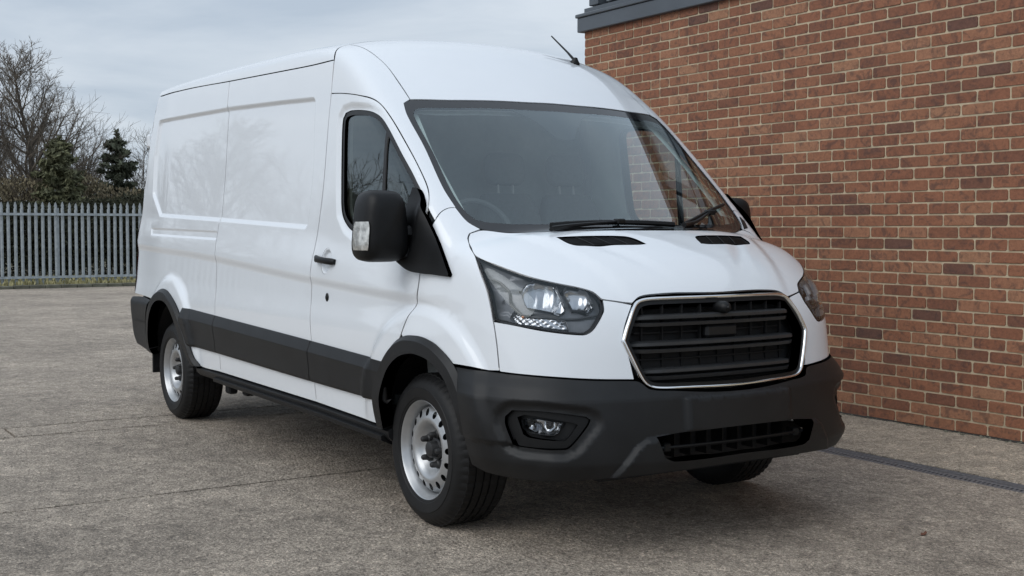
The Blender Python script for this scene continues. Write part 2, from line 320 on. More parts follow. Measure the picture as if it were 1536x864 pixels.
# ------------------------------------------------------------------ brick building
YW = 3.24
bld = tag(empty('brick_building', (-4.56, YW, 0)), 'red brick building with slate grey fascia beside the white van', 'building')
BX = Vector((4.56, -YW, 0))
def bchild(b, name, mat, par=bld, smooth=0):
    o = b.build(name, mat, par, smooth)
    if par is bld: o.location = BX
    return o
b = MB(); b.box(-4.552, 8, YW+.005, YW+5, -.02, 3.225); wallo = bchild(b, 'wall', 'mortar')
CH, BL, MJ = .0805, .2480, .0112
def brick_mesh(k, ln):
    r2 = random.Random(k); h = CH-MJ; b = MB(); j = lambda a: r2.uniform(-a, a); c = .005
    F0 = [(j(.002), j(.0015)), (ln+j(.002), j(.0015)), (ln+j(.002), h+j(.0015)), (j(.002), h+j(.0015))]; cc = [c+r2.uniform(0, .006) for _ in range(4)]
    sg = [(1, 1), (-1, 1), (-1, -1), (1, -1)]
    ring = []
    for i, (u, v) in enumerate(F0):           # two points per corner: rounded outline
        su, sv = sg[i]; q = cc[i]
        pa, pb = (u+su*q, v), (u, v+sv*q)
        ring += ([pb, pa] if i in (0, 2) else [pa, pb])
    cu, cv = ln/2, h/2
    V = [(u, .0, v) for u, v in [(cu+(u-cu)*.985, cv+(v-cv)*.955) for u, v in ring]]+[(u, .004, v) for u, v in ring]+[(u, .03, v) for u, v in ring]
    V = [(x, y+j(.0012) if i < 8 else y, z) for i, (x, y, z) in enumerate(V)]
    F = [tuple(range(8))]+[(8*a+i, 8*a+8+i, 8*a+8+(i+1) % 8, 8*a+(i+1) % 8) for a in (0, 1) for i in range(8)]
    return V, F
BV = {}
for ln in ('full', 'half'):
    for k in range(8): BV[ln, k] = brick_mesh(k+(50 if ln == 'half' else 0), (BL-MJ) if ln == 'full' else (BL/2-MJ))
BM = {}
def bmesh_get(key):
    if key not in BM:
        V, F = BV[key]; me = bpy.data.meshes.new('brick'); me.from_pydata(V, [], F); me.materials.append(M['brick']); me.update(); BM[key] = me
    return BM[key]
cp = np.array(cam.location); yaw = R(147.383); fw = np.array((math.cos(yaw), math.sin(yaw))); rt = np.array((math.sin(yaw), -math.cos(yaw)))
recs = []
for c in range(40):
    z = .004+c*CH; x = -4.56 - (BL/2 if c % 2 else 0); first = True
    while x < 3.2:
        if first and c % 2: x = -4.56; lens = ['half']
        else: lens = ['half', 'half'] if rng.random() < .03 else ['full']
        first = False
        for kd in lens:
            wdt = BL/2 if kd == 'half' else BL
            d = np.array((x+wdt/2, YW))-cp[:2]; dep = d@fw; lat = d@rt; u = 768+1826.56*lat/dep; v = 343.6-1826.56*(z-cp[2])/dep
            inframe = (u < 1560) and v > -10 and not (u < 1110 and v > 345) and not (u < 1250 and v > 500) and not (u < 960 and v > 150)
            recs.append((dep if inframe else 99+dep, x, z, kd, int(rng.integers(8)))); x += wdt
recs.sort(key=lambda r: r[0])
for dep, x, z, kd, k in recs[:300]:
    o = bpy.data.objects.new('brick', bmesh_get((kd, k))); col.objects.link(o); o.parent = wallo; o.location = (x+MJ/2, YW+rng.normal(0, .0012), z+MJ/2)
b = MB()
for dep, x, z, kd, k in recs[300:]:
    V, F = BV[kd, k]; dy_ = rng.normal(0, .0012); b.add([(p[0]+x+MJ/2, p[1]+YW+dy_, p[2]+z+MJ/2) for p in V], F)
tag(b.build('brickwork', 'brick', wallo, 0), kind='stuff')
b = MB(); b.box(-4.61, 8, YW-.05, YW+.3, 3.212, 3.345, .006); bchild(b, 'fascia', 'fascia')
b = MB(); b.box(-4.625, 8, YW-.065, YW+.3, 3.347, 3.38, .006); bchild(b, 'fascia_cap', 'fascia')
b = MB(); b.box(-4.59, 8, YW+.02, YW+5, 3.382, 3.44); bchild(b, 'window_sill', 'fascia')
b = MB(); b.box(-4.56, 8, YW+.16, YW+5, 3.45, 4.06); bchild(b, 'upper_wall', 'fascia')
for k in range(7):
    x0 = -4.545+k*1.8
    b = MB(); b.box(x0, x0+.14, YW+.04, YW+.2, 3.46, 4.06, .006); bchild(b, 'mullion', 'fascia')
    b = MB(); b.box(x0+.17, x0+1.77, YW+.12, YW+.155, 3.49, 4.05); bchild(b, 'window_pane', 'pane')
b = MB(); b.box(-4.66, 8, YW-.06, YW+5, 4.06, 4.16, .008); bchild(b, 'roof_edge', 'fascia')
# dirt and moss crumbs along the wall foot
xs_ = np.arange(-4.5, 4, .03); wv = .016+.012*np.sin(xs_*3.1)+.010*np.sin(xs_*11.3+1)+rng.normal(0, .004, len(xs_)); wv = np.maximum(wv, .003)
b = MB(); b.add([(x, YW+.006, .012) for x in xs_]+[(x, YW-w, .0015) for x, w in zip(xs_, wv)], [(i, i+1, len(xs_)+i+1, len(xs_)+i) for i in range(len(xs_)-1)])
tag(b.build('silt', 'joint', None, 0), 'thin line of dark silt where the brick wall meets the concrete', 'silt', kind='stuff')
b = MB()
for k in range(420):
    x = rng.uniform(-4.4, 2.6); y = YW-abs(rng.normal(0, .018))-.004; s = rng.uniform(.003, .013)
    b.add([(x-s, y-s, .001), (x+s, y-s*.6, .001), (x+s*.7, y+s, .001), (x-s*.8, y+s*.7, .001), (x, y, s*rng.uniform(.5, 1.1))], [(0, 1, 4), (1, 2, 4), (2, 3, 4), (3, 0, 4)])
tag(b.build('dirt_crumbs', 'kerb', None, 0), 'crumbs of dirt and mortar along the foot of the brick wall', 'dirt', kind='stuff')

# ------------------------------------------------------------------ palisade fence
FX = -25.0
fence = tag(empty('palisade_fence', (FX, 3, 0)), 'pale blue-grey steel palisade fence with pointed pales behind the yard', 'fence')
def pale_mesh(seed):
    r2 = random.Random(seed); w = .036
    out = [(-w, .03), (w, .03), (w, 1.82), (w*.62, 1.845), (w*1.0, 1.885), (w*.55, 1.95), (0, 1.985), (-w*.55, 1.95), (-w*1.0, 1.885), (-w*.62, 1.845), (-w, 1.82)]
    b = MB(); V = []; n = len(out)
    for u, v in out: V.append((.018*(1-abs(u)/w)+.002, u, v))
    # W section: ridge in the middle
    mid = [(.020, 0, .03), (.020, 0, 1.985)]
    Fr = [(0,)+(1,)*0]
    b = MB(); b.add([(.002+.016*(1-abs(u)/w), u, v) for u, v in out]+[(.018, 0, .03)], [])
    ci = n; b.f += [(0, ci, 6, 7), (0, 7, 8, 9), (0, 9, 10), (ci, 1, 5, 6), (1, 4, 5), (1, 2, 3, 4)]
    m = len(b.v); b.v += [(x-.006, y, z) for x, y, z in b.v[:m]]; b.f += [tuple(i+m for i in f[::-1]) for f in b.f[:6]]
    b.f += [(i, (i+1) % n, m+(i+1) % n, m+i) for i in range(n)]
    me = bpy.data.meshes.new('pale'); me.from_pydata(b.v, [], b.f); me.materials.append(M['galv']); me.update(); return me
pm = pale_mesh(0)
y = -11.0; k = 0
while y < 6.2:
    o = bpy.data.objects.new('pale', pm); col.objects.link(o); o.parent = fence; o.location = (.03, y-3, rng.normal(0, .006)); o.rotation_euler = (rng.normal(0, .004), 0, rng.normal(0, .05)); y += .15; k += 1
for z in (1.70, .235):
    b = MB(); b.prism([(-.003, z-.028), (.028, z-.028), (.028, z-.02), (.005, z-.02), (.005, z+.028), (-.003, z+.028)], 'y', -14.2, 3.3); o = b.build('rail', 'galv', fence, 0); o.location = (.052, 0, 0)
for y in np.arange(-13.9, 3.2, 2.75):
    b = MB(); b.box(-.10, -.092, y-.025, y+.025, 0, 1.85); b.box(-.008, 0, y-.025, y+.025, 0, 1.85); b.box(-.092, -.008, y-.003, y+.003, 0, 1.85); b.build('post', 'galv', fence, 0)
b = MB()
yy = np.arange(-14, 8, .35)
for a in range(len(yy)-1):
    j = rng.normal(0, .006); b.box(-24.62+j, -24.47+j, yy[a], yy[a+1]-.01, -.03, .075+rng.normal(0, .006), .012)
tag(b.build('kerb', 'kerb', None, 0), kind='structure')
g = MB(); g.add([(-60, -60, .03), (-24.55, -60, .03), (-24.55, 30, .03), (-60, 30, .03)], [(0, 1, 2, 3)]); tag(g.build('verge', 'earth', None, 0), kind='structure')
def quads(name, C, size, mat, flat=.0, parent=None, up=None):
    # small leaf faces at centres C with random orientation
    n = len(C); d1 = rng.normal(size=(n, 3)); d1 /= np.linalg.norm(d1, axis=1, keepdims=True); d2 = rng.normal(size=(n, 3))
    if up is not None: d1 = d1*.35+np.array((0, 0, 1))*up; d1 /= np.linalg.norm(d1, axis=1, keepdims=True)
    d2 -= (d2*d1).sum(1, keepdims=True)*d1; d2 /= np.linalg.norm(d2, axis=1, keepdims=True)
    s = size if np.ndim(size) else np.full(n, size); s = s*rng.uniform(.6, 1.4, n); a = d1*s[:, None]; bb = d2*(s*rng.uniform(.25, .5, n))[:, None]
    V = np.stack([C-a, C+bb, C+a, C-bb], 1).reshape(-1, 3); me = bpy.data.meshes.new(name)
    me.vertices.add(4*n); me.vertices.foreach_set('co', V.ravel()); me.loops.add(4*n); me.loops.foreach_set('vertex_index', np.arange(4*n)); me.polygons.add(n)
    me.polygons.foreach_set('loop_start', np.arange(n)*4); me.polygons.foreach_set('loop_total', np.full(n, 4)); me.update(calc_edges=True)
    return link(name, me, mat, parent)
n = 26000; C = np.stack([rng.uniform(-27.6, -24.62, n), rng.uniform(-12, 8, n), rng.uniform(.03, .14, n)], 1)
tag(quads('grass', C, .06, 'grass', up=.9), 'short dry yellow-green grass growing under the palisade fence', 'grass', kind='stuff')
def hmass(n, x0, x1, base, amp, seed, ylo=-14, yhi=9.5):
    r2 = np.random.default_rng(seed); X = r2.uniform(x0, x1, n); Y = r2.uniform(ylo, yhi, n)
    H = base+amp*(np.sin(Y*1.7+X*.6+seed)*.5+np.sin(Y*.73+1.3*seed)*.6+np.sin(Y*4.1+X)*.25)
    return np.stack([X, Y, np.maximum(.05, H*r2.random(n)**.55)], 1)
tag(quads('hedge', hmass(110000, -30.5, -27.7, 2.05, .18, 3), .06, 'hedge'), 'dark hedge of dense undergrowth behind the palisade fence', 'hedge', kind='stuff')
C = hmass(90000, -35, -29.5, 2.75, .42, 5)
o = quads('scrub', C, .05, 'scrub', up=.5); tag(o, 'brown leafless scrub rising above the fence line', 'scrub', kind='stuff')

# ------------------------------------------------------------------ trees
def path(p, d, ln, nseg, wob, trop, r2):
    P = [np.array(p, float)]; d = np.array(d, float)
    for i in range(nseg):
        d = d+r2.normal(0, wob, 3)+np.array((0, 0, trop)); d /= np.linalg.norm(d); P.append(P[-1]+d*ln/nseg)
    return P
def side_dir(d, ang, r2):
    d = d/np.linalg.norm(d); a = np.cross(d, (0, 0, 1.) if abs(d[2]) < .95 else (1., 0, 0)); a /= np.linalg.norm(a); b = np.cross(d, a); w = r2.uniform(0, 2*math.pi)
    return d*math.cos(ang)+(a*math.cos(w)+b*math.sin(w))*math.sin(ang)
def bare_tree(name, H, r0, seed, leader=True, nb=26, spread=.5, label=None):
    r2 = np.random.default_rng(seed); tr = MB(); cr_ = MB()
    T = path((0, 0, 0), (r2.normal(0, .03), r2.normal(0, .03), 1), H*(1 if leader else .45), 12, .045, .04, r2); rr = np.linspace(r0, r0*(.08 if leader else .5), 13)
    tr.tube(T, rr, 8, False)
    for k in range(nb):
        t = r2.uniform(.16, .97)**.9 if leader else r2.uniform(.45, 1.0)
        i = min(11, int(t*12)); f = t*12-i; p = T[i]*(1-f)+T[i+1]*f
        ln = H*(spread*(1.05-t)+.12)*r2.uniform(.75, 1.2) if leader else H*r2.uniform(.4, .62)
        rad = max(.012, rr[i]*r2.uniform(.38, .6)); d = side_dir(T[i+1]-T[i], R(r2.uniform(35, 62)), r2)
        B = path(p, d, ln, 7, .10, .085, r2); br = np.linspace(rad, rad*.16, 8); cr_.tube(B, br, 5, False)
        for q in range(int(7+ln*5)):
            t2 = r2.uniform(.18, 1); i2 = min(6, int(t2*7)); p2 = B[i2]+(B[i2+1]-B[i2])*r2.random()
            l2 = ln*r2.uniform(.22, .5)*(1.15-t2*.6); S = path(p2, side_dir(B[i2+1]-B[i2], R(r2.uniform(28, 60)), r2), l2, 4, .14, .07, r2)
            s0 = max(.006, br[i2]*.45); cr_.tube(S, np.linspace(s0, .0035, 5), 3, False)
            for w in range(5):
                i3 = r2.integers(1, 4); p3 = S[i3]+(S[i3+1]-S[i3])*r2.random(); cr_.tube(path(p3, side_dir(S[i3+1]-S[i3], R(r2.uniform(20, 55)), r2), l2*r2.uniform(.25, .5), 2, .16, .05, r2), (.0045, .0035, .0022), 3, False)
    e = empty(name); tr.build('trunk', 'bark', e, 60); cr_.build('crown', 'twig', e, 0); tag(e, label, 'tree'); return e
def conifer(name, H, rad, seed, mat, label, tiers=17, skip=.0, dens=70):
    r2 = np.random.default_rng(seed); e = empty(name); tr = MB(); T = path((0, 0, 0), (0, 0, 1), H, 6, .012, .05, r2); tr.tube(T, np.linspace(.085, .012, 7), 7, False); C = []
    br = MB()
    for k in range(tiers):
        t = .12+.87*k/tiers; z = H*t; R0 = rad*(1-t)**.75+.10
        for q in range(9):
            if r2.random() < skip: continue
            a = r2.uniform(0, 6.283); ln = R0*r2.uniform(.6, 1.15); zz = z+r2.normal(0, .06); m = int(dens*ln/.8)+8
            s = r2.random(m)**.7; dr = -.10*s+.22*s*s+r2.normal(0, .01)
            P = np.stack([np.cos(a)*ln*s, np.sin(a)*ln*s, zz+dr*ln], 1)+r2.normal(0, .075, (m, 3))*np.array((1, 1, .55))*(1.15-s*.5)[:, None]; C.append(P)
            br.tube([(0, 0, zz), (math.cos(a)*ln*.5, math.sin(a)*ln*.5, zz-.02*ln), (math.cos(a)*ln, math.sin(a)*ln, zz+.12*ln)], (.014, .008, .003), 3, False)
    C.append(np.stack([r2.normal(0, .03, 40), r2.normal(0, .03, 40), r2.uniform(H*.93, H*1.02, 40)], 1))
    t_ = tr.build('trunk', 'bark', e, 60); br.build('branch', 'bark', t_, 0); quads('crown', np.vstack(C), .085, mat, parent=e); tag(e, label, 'tree'); return e
def copy_tree(o, loc, rz, sc, label, parent=None):
    c = o.copy(); col.objects.link(c); c.parent = parent
    for ch in o.children: copy_tree(ch, None, 0, 1, None, c)
    if loc is not None: c.location = loc; c.rotation_euler = (0, 0, rz); c.scale = (sc,)*3; c['label'] = label
    return c
t1 = bare_tree('bare_tree', 6.15, .13, 11, True, 64, .46, 'tall bare tree with straight dark leader at the left edge'); t1.location = (-32, 3.62, 0)
t2 = bare_tree('bare_tree', 4.7, .09, 23, False, 26, .5, 'pale spreading bare tree between the two conifers'); t2.location = (-34.5, 5.45, 0)
t3 = bare_tree('bare_tree', 4.9, .09, 31, False, 24, .5, 'bare tree showing twigs just behind the back of the van'); t3.location = (-33.5, 7.3, 0)
c1 = conifer('conifer_tree', 3.85, 1.25, 41, 'needles2', 'olive green conifer in front of the tall bare tree', 18, .0, 150); c1.location = (-29.9, 3.98, 0)
c2 = conifer('conifer_tree', 4.25, 1.35, 53, 'needles', 'dark tiered conifer standing alone near the back of the van', 14, .22, 120); c2.location = (-32, 6.1, 0)
t4 = copy_tree(t1, (-33.5, 2.35, 0), 2.1, .88, 'bare tree cut by the left edge of the photo')
t5 = copy_tree(t2, (-37, 4.4, 0), 1.2, 1.1, 'thin bare tree farther back right of the tall bare tree')
# the tree line goes on along the fence to the left of the view (it shows in the van's flank and glass)
for i, (src, y, s) in enumerate(((t1, -1.8, .85), (c1, -4.2, 1.15), (t2, -6.0, 1.1), (c2, -8.2, 1.0), (t1, -10.4, 1.05), (t3, -13.0, 1.2), (c1, -15.2, 1.2), (t1, -18.0, .95))):
    copy_tree(src, (-32+(i % 3)*1.2, y, 0), i*1.7, s, ('bare tree' if src in (t1, t2, t3) else 'conifer')+' in the tree line beyond the left edge of the view')
for o in list(bpy.data.objects):
    if o.type == 'EMPTY' and o.get('category') == 'tree': o['group'] = 'trees behind the palisade fence'
# BODY-BEGIN
def _herm(xs, ys):
    xs = np.array(xs, float); ys = np.array(ys, float)
    d = np.diff(ys)/np.diff(xs); m = np.empty_like(ys)
    m[1:-1] = (d[:-1]*np.diff(xs)[1:]+d[1:]*np.diff(xs)[:-1])/(xs[2:]-xs[:-2]); m[0] = d[0]; m[-1] = d[-1]
    def f(x):
        x = np.asarray(x, float); i = np.clip(np.searchsorted(xs, x)-1, 0, len(xs)-2)
        h = xs[i+1]-xs[i]; t = (x-xs[i])/h; tc = np.clip(t, 0, 1)
        a = (2*tc**3-3*tc**2+1)*ys[i]+(tc**3-2*tc**2+tc)*h*m[i]+(-2*tc**3+3*tc**2)*ys[i+1]+(tc**3-tc**2)*h*m[i+1]
        return a+np.where(t < 0, t*h*m[0], 0)+np.where(t > 1, (t-1)*h*m[-1], 0)
    return f
def smax(a, b, k):
    h = np.maximum(k-np.abs(a-b), 0)/k
    return np.maximum(a, b)+h*h*h*k/6
def smin(a, b, k): return -smax(-a, -b, k)
def sst(a, b, x):
    t = np.clip((x-a)/(b-a), 0, 1); return t*t*(3-2*t)
def poly_sd(poly, x, y):
    # signed distance to a closed polygon (negative inside)
    P = np.array(poly, float); x = np.asarray(x, float); y = np.asarray(y, float); d2 = np.full(x.shape, 1e9); ins = np.zeros(x.shape, bool)
    for (ax, ay), (bx, by) in zip(P, np.roll(P, -1, 0)):
        ex, ey = bx-ax, by-ay; t = np.clip(((x-ax)*ex+(y-ay)*ey)/(ex*ex+ey*ey), 0, 1)
        d2 = np.minimum(d2, (x-ax-t*ex)**2+(y-ay-t*ey)**2)
        if ay != by: ins ^= ((ay > y) != (by > y)) & (x < (bx-ax)*(y-ay)/(by-ay)+ax)
    return np.where(ins, -1, 1)*np.sqrt(d2)
w_z = _herm([.15,.3,.5,.7,.9,1.15,1.3,1.6,2.0,2.25,2.5], [.95,.98,1.0,1.005,1.0,.985,.975,.955,.925,.895,.855])
xf_z = _herm([.15,.25,.35,.5,.62,.75,.9,1.0,1.1,1.2], [.93,.97,1.0,1.01,1.0,.98,.96,.945,.92,.87])
hood_x = _herm([-.2,0,.2,.4,.6,.75,.85,.95,1.05], [1.41,1.405,1.385,1.345,1.275,1.20,1.13,1.05,.96])
roof_x = _herm([-4.7,-4.4,-3.5,-2.5,-1.5,-1.0,-.6], [2.475,2.485,2.49,2.475,2.44,2.395,2.28])
rear_z = _herm([.2,.8,1.4,1.8,2.1,2.4], [-4.68,-4.73,-4.69,-4.61,-4.545,-4.46])
REC = [(-4.24,2.115),(-3.415,2.097),(-2.68,2.08),(-1.826,2.045),(-1.355,2.022),(-1.325,1.69),(-1.355,1.407),(-2.726,1.455),(-3.711,1.486),(-4.04,1.497),(-4.27,1.64),(-4.275,1.9)]
SLOT = [(-4.25,1.352),(-2.77,1.330),(-2.765,1.298),(-4.235,1.322)]
WIN = [(-.955,1.88),(-.952,1.925),(-.925,1.952),(-.851,1.959),(-.654,1.940),(-.546,1.908),(-.458,1.85),(-.289,1.706),(-.145,1.582),(-.05,1.48),(-.03,1.36),(-.06,1.275),(-.30,1.272),(-.52,1.290),(-.712,1.333),(-.827,1.374),(-.90,1.442),(-.926,1.573),(-.945,1.75)]
swz = _herm([-4.7,-3.1,-1.2,-.38,.6], [1.25,1.206,1.111,1.076,1.04])
AF, AR = (.045, .40), (-3.67, .42)
FEAT = [True]
def Ws(x, z):
    w = w_z(z); t = np.maximum(x+.15, 0)
    w = w-.10*t*t-.03*sst(-3.9, -4.6, x)
    if FEAT[0]:
        w = w-.017*sst(.005, -.024, poly_sd(REC, x, z)-.05)
        w = w-.008*sst(.004, -.012, poly_sd(SLOT, x, z)-.012)
        w = w-.012*sst(.048, .012, poly_sd(WIN, x, z))
        s = z-swz(x); fade = 1-sst(-.1, .45, x)
        w = w+fade*(np.where(s > 0, .016*(1-sst(0, .24, s)), .016*(1-sst(0, -.06, s)))+.011*sst(.99, .86, z)*sst(.6, .8, z))
        for cx, cz in (AF, AR):
            r = np.sqrt((x-cx)**2+((z-cz)*.97)**2); w = w+.024*sst(.61, .545, r)*sst(.35, .6, z)
    return w
def Xf(y, z): return xf_z(z)-.14*y**2-.22*y**4
def Ztop(x, y):
    hood = hood_x(x)-.05*(y/.8)**2-.03*(y/.9)**6-.05*(y/.8)**2*sst(.35, .85, x)
    if FEAT[0]:
        ed = .60-.42*(x-.5)                       # raised centre of the bonnet, narrowing to the grille
        hood = hood+.016*sst(ed+.035, ed-.035, y)*sst(.25, .45, x)*sst(1.0, .8, x)-.007*sst(.07, .0, np.abs(y-(.42-.75*(x-.55))))*sst(.5, .6, x)*sst(.86, .70, x)
    ws = 1.40+.91*(.30-.15*(y/.8)**2-x)
    roof = roof_x(x)-.06*(y/.85)**2-.03*(y/.85)**6
    return smin(smax(hood, ws, .04), roof, .5)
def body0(x, y, z):
    ay = np.sqrt(y*y+1e-8)
    S = ay-Ws(x, z)
    Zt = Ztop(x, ay); e = .01; f0 = FEAT[0]; FEAT[0] = False
    Zb = Ztop(x, ay); gx = (Ztop(x+e, ay)-Zb)/e; gy = (Ztop(x, ay+e)-Zb)/e; FEAT[0] = f0
    T = (z-Zt)/np.sqrt(1+gx*gx+gy*gy)
    F = (x-Xf(ay, z))/np.sqrt(1+(.28*ay+.88*ay**3)**2)
    Rr = rear_z(z)-x
    f = smax(S, T, .065+.055*sst(-1.3, -.7, x))
    f = smax(f, F, .22)
    return smax(f, Rr, .12)
# BODY-END
# ------------------------------------------------------------------ panels laid on the body surface
def resample(P, step, closed=True, corner=38):
    P = np.array(P, float); n = len(P); out = []
    def ang(i):
        a = P[i]-P[i-1]; b = P[(i+1) % n]-P[i]; c = a@b/(np.linalg.norm(a)*np.linalg.norm(b)+1e-12); return math.degrees(math.acos(max(-1, min(1, c))))
    cor = [(not closed and i in (0, n-1)) or ang(i) > corner for i in range(n)]
    for i in range(n if closed else n-1):
        p1, p2 = P[i], P[(i+1) % n]; p0 = P[i-1] if not cor[i] else p1-(p2-p1); p3 = P[(i+2) % n] if not cor[(i+1) % n] else p2+(p2-p1)
        ln = np.linalg.norm(p2-p1); m = max(1, int(math.ceil(ln/step)))
        a = np.linalg.norm(p2-p0)+1e-9; b = np.linalg.norm(p3-p1)+1e-9
        m1 = (p2-p0)/a*ln; m2 = (p3-p1)/b*ln
        for k in range(m):
            t = k/m; out.append((2*t**3-3*t**2+1)*p1+(t**3-2*t**2+t)*m1+(-2*t**3+3*t**2)*p2+(t**3-t**2)*m2)
    if not closed: out.append(P[-1])
    return np.array(out)
def area2(Q): x, y = Q.T; return .5*np.sum(x*np.roll(y, -1)-np.roll(x, -1)*y)
def inset(Q, d):
    # positive d shrinks a counter-clockwise polygon
    a = Q-np.roll(Q, 1, 0); b = np.roll(Q, -1, 0)-Q
    a /= np.linalg.norm(a, axis=1, keepdims=True)+1e-12; b /= np.linalg.norm(b, axis=1, keepdims=True)+1e-12
    na = np.stack([-a[:, 1], a[:, 0]], 1); nb = np.stack([-b[:, 1], b[:, 0]], 1); nn = na+nb; l2 = (nn*nn).sum(1, keepdims=True)
    return Q+nn*(2*d/np.maximum(l2, .8))
def pip(Q, x, y):
    ins = np.zeros(x.shape, bool)
    for (ax, ay), (bx, by) in zip(Q, np.roll(Q, -1, 0)):
        if ay != by: ins ^= ((ay > y) != (by > y)) & (x < (bx-ax)*(y-ay)/(by-ay)+ax)
    return ins
class DirChart:
    def __init__(s, d):
        s.d = np.array(d, float); s.d /= np.linalg.norm(s.d); h = np.array((0, 0, 1.)) if abs(s.d[2]) < .8 else np.array((0, 1., 0))
        s.u = np.cross(h, s.d); s.u /= np.linalg.norm(s.u); s.v = np.cross(s.d, s.u)
    def to2(s, P): P = np.atleast_2d(P); return np.stack([P@s.u, P@s.v], 1)
    def rays(s, Q): o = Q[:, :1]*s.u+Q[:, 1:]*s.v-s.d*6.5; return o, np.broadcast_to(s.d, o.shape)
class CylChart:
    def __init__(s, x0=-.35): s.x0 = x0
    def to2(s, P): P = np.atleast_2d(P); return np.stack([np.arctan2(P[:, 1], P[:, 0]-s.x0)*1.1, P[:, 2]], 1)
    def rays(s, Q):
        a = Q[:, 0]/1.1; d = np.stack([-np.cos(a), -np.sin(a), np.zeros(len(a))], 1); o = np.stack([np.full(len(a), s.x0), np.zeros(len(a)), Q[:, 1]], 1)-d*3; return o, d
class BarrelChart:
    def __init__(s, z0=1.85): s.z0 = z0
    def to2(s, P): P = np.atleast_2d(P); return np.stack([P[:, 0], np.arctan2(P[:, 1], P[:, 2]-s.z0)*.8], 1)
    def rays(s, Q):
        a = Q[:, 1]/.8; d = np.stack([np.zeros(len(a)), -np.sin(a), -np.cos(a)], 1); o = np.stack([Q[:, 0], np.zeros(len(a)), np.full(len(a), s.z0)], 1)-d*3; return o, d
def grad(F, P, e=1.5e-3):
    x, y, z = P.T; g = np.stack([F(x+e, y, z)-F(x-e, y, z), F(x, y+e, z)-F(x, y-e, z), F(x, y, z+e)-F(x, y, z-e)], 1)
    return g/(np.linalg.norm(g, axis=1, keepdims=True)+1e-12)
def shoot(F, o, d):
    t = np.zeros(len(o))
    for i in range(70):
        v = F(*(o+d*t[:, None]).T); t += np.clip(v*.9, -.2, 3)
        if np.max(np.abs(v)) < 2e-4: break
    for i in range(3):
        v = F(*(o+d*t[:, None]).T); v2 = F(*(o+d*(t+1e-3)[:, None]).T); s = (v2-v)/1e-3; t -= np.clip(v/np.where(np.abs(s) < .2, -.2, s), -.01, .01)
    return o+d*t[:, None]
def panel(name, outline, chart, mat, parent, holes=(), off=0.0, res=.04, thick=.018, gap=.0030, feats=(), closed_pts=None, F0=None, step=None, corner=38, hgap=None):
    base = F0 or body0
    F = (lambda x, y, z: base(x, y, z)-off) if not callable(off) else (lambda x, y, z: base(x, y, z)-off(x, y, z))
    step = step or res*.6
    def loop2(P, g, st):
        Q = chart.to2(resample(np.array(P, float), st, True, corner))
        if area2(Q) < 0: Q = Q[::-1]
        return inset(Q, g) if g else Q
    outer = loop2(outline, gap, step); hs = [loop2(h, -(gap if hgap is None else hgap), step*.7) for h in holes]
    lo, hi = outer.min(0), outer.max(0)
    X, Y = np.meshgrid(np.arange(lo[0]+res*.5, hi[0], res), np.arange(lo[1]+res*.5, hi[1], res)); G = np.stack([X.ravel(), Y.ravel()], 1)
    G += rng.uniform(-.02, .02, G.shape)*res
    if len(feats):
        fp = np.vstack([chart.to2(f) for f in feats]); G = np.vstack([G[np.array([np.min((fp[:, 0]-q[0])**2+(fp[:, 1]-q[1])**2) for q in G]) > (res*.4)**2] if len(fp)*len(G) < 6e7 else G, fp])
    G = G[pip(outer, G[:, 0], G[:, 1])]
    for h in hs: G = G[~pip(h, G[:, 0], G[:, 1])]
    B = np.vstack([outer]+hs); keep = np.ones(len(G), bool)
    for i in range(0, len(G), 4000):
        q = G[i:i+4000]; keep[i:i+4000] = ((q[:, None, 0]-B[None, :, 0])**2+(q[:, None, 1]-B[None, :, 1])**2).min(1) > (step*.45)**2
    G = G[keep]; pts = np.vstack([B, G]); E = []; k = 0
    for lp in [outer]+hs:
        n = len(lp); E += [(k+i, k+(i+1) % n) for i in range(n)]; k += n
    V2, _, T, *_r = delaunay_2d_cdt([Vector(p) for p in pts], E, [], 0, 1e-6)
    V2 = np.array([tuple(v) for v in V2]); T = np.array([t for t in T if len(t) == 3]); ce = V2[T].mean(1)
    ok = pip(outer, ce[:, 0], ce[:, 1])
    for h in hs: ok &= ~pip(h, ce[:, 0], ce[:, 1])
    T = T[ok]; used = np.unique(T); rm = np.full(len(V2), -1); rm[used] = np.arange(len(used)); T = rm[T]; V2 = V2[used]
    P = shoot(F, *chart.rays(V2)); Nn = grad(F, P)
    # orient faces outward
    fn = np.cross(P[T[:, 1]]-P[T[:, 0]], P[T[:, 2]]-P[T[:, 0]]); fl = (fn*Nn[T[:, 0]]).sum(1) < 0; T[fl] = T[fl][:, ::-1]
    Vs = [P]; Ns = [Nn]; Fs = [tuple(t) for t in T]; b = len(P)
    if thick:
        for lp in [outer]+hs:
            A = shoot(F, *chart.rays(lp)); An = grad(F, A); n = len(A); tg = np.roll(A, -1, 0)-np.roll(A, 1, 0); on = np.cross(tg, An); on /= np.linalg.norm(on, axis=1, keepdims=True)+1e-12
            if abs(thick) <= .03:                # small rolled edge so gaps catch the light
                on2 = on+An; on2 /= np.linalg.norm(on2, axis=1, keepdims=True)
            else: on2 = on
            Vs += [A, A-An*thick]; Ns += [on2, on]; Fs += [(b+i, b+(i+1) % n, b+n+(i+1) % n, b+n+i) for i in range(n)]; b += 2*n
    me = mesh_np(name, np.vstack(Vs), Fs, np.vstack(Ns)); return link(name, me, mat, parent)
def mir(P): return [(p[0], -p[1], p[2]) for p in P]
def sym(P): return list(P)+[q for q in mir(P)[::-1] if abs(q[1]) > 1e-6]
def xz(P, y=-.98): return [(p[0], y, p[1]) for p in P]

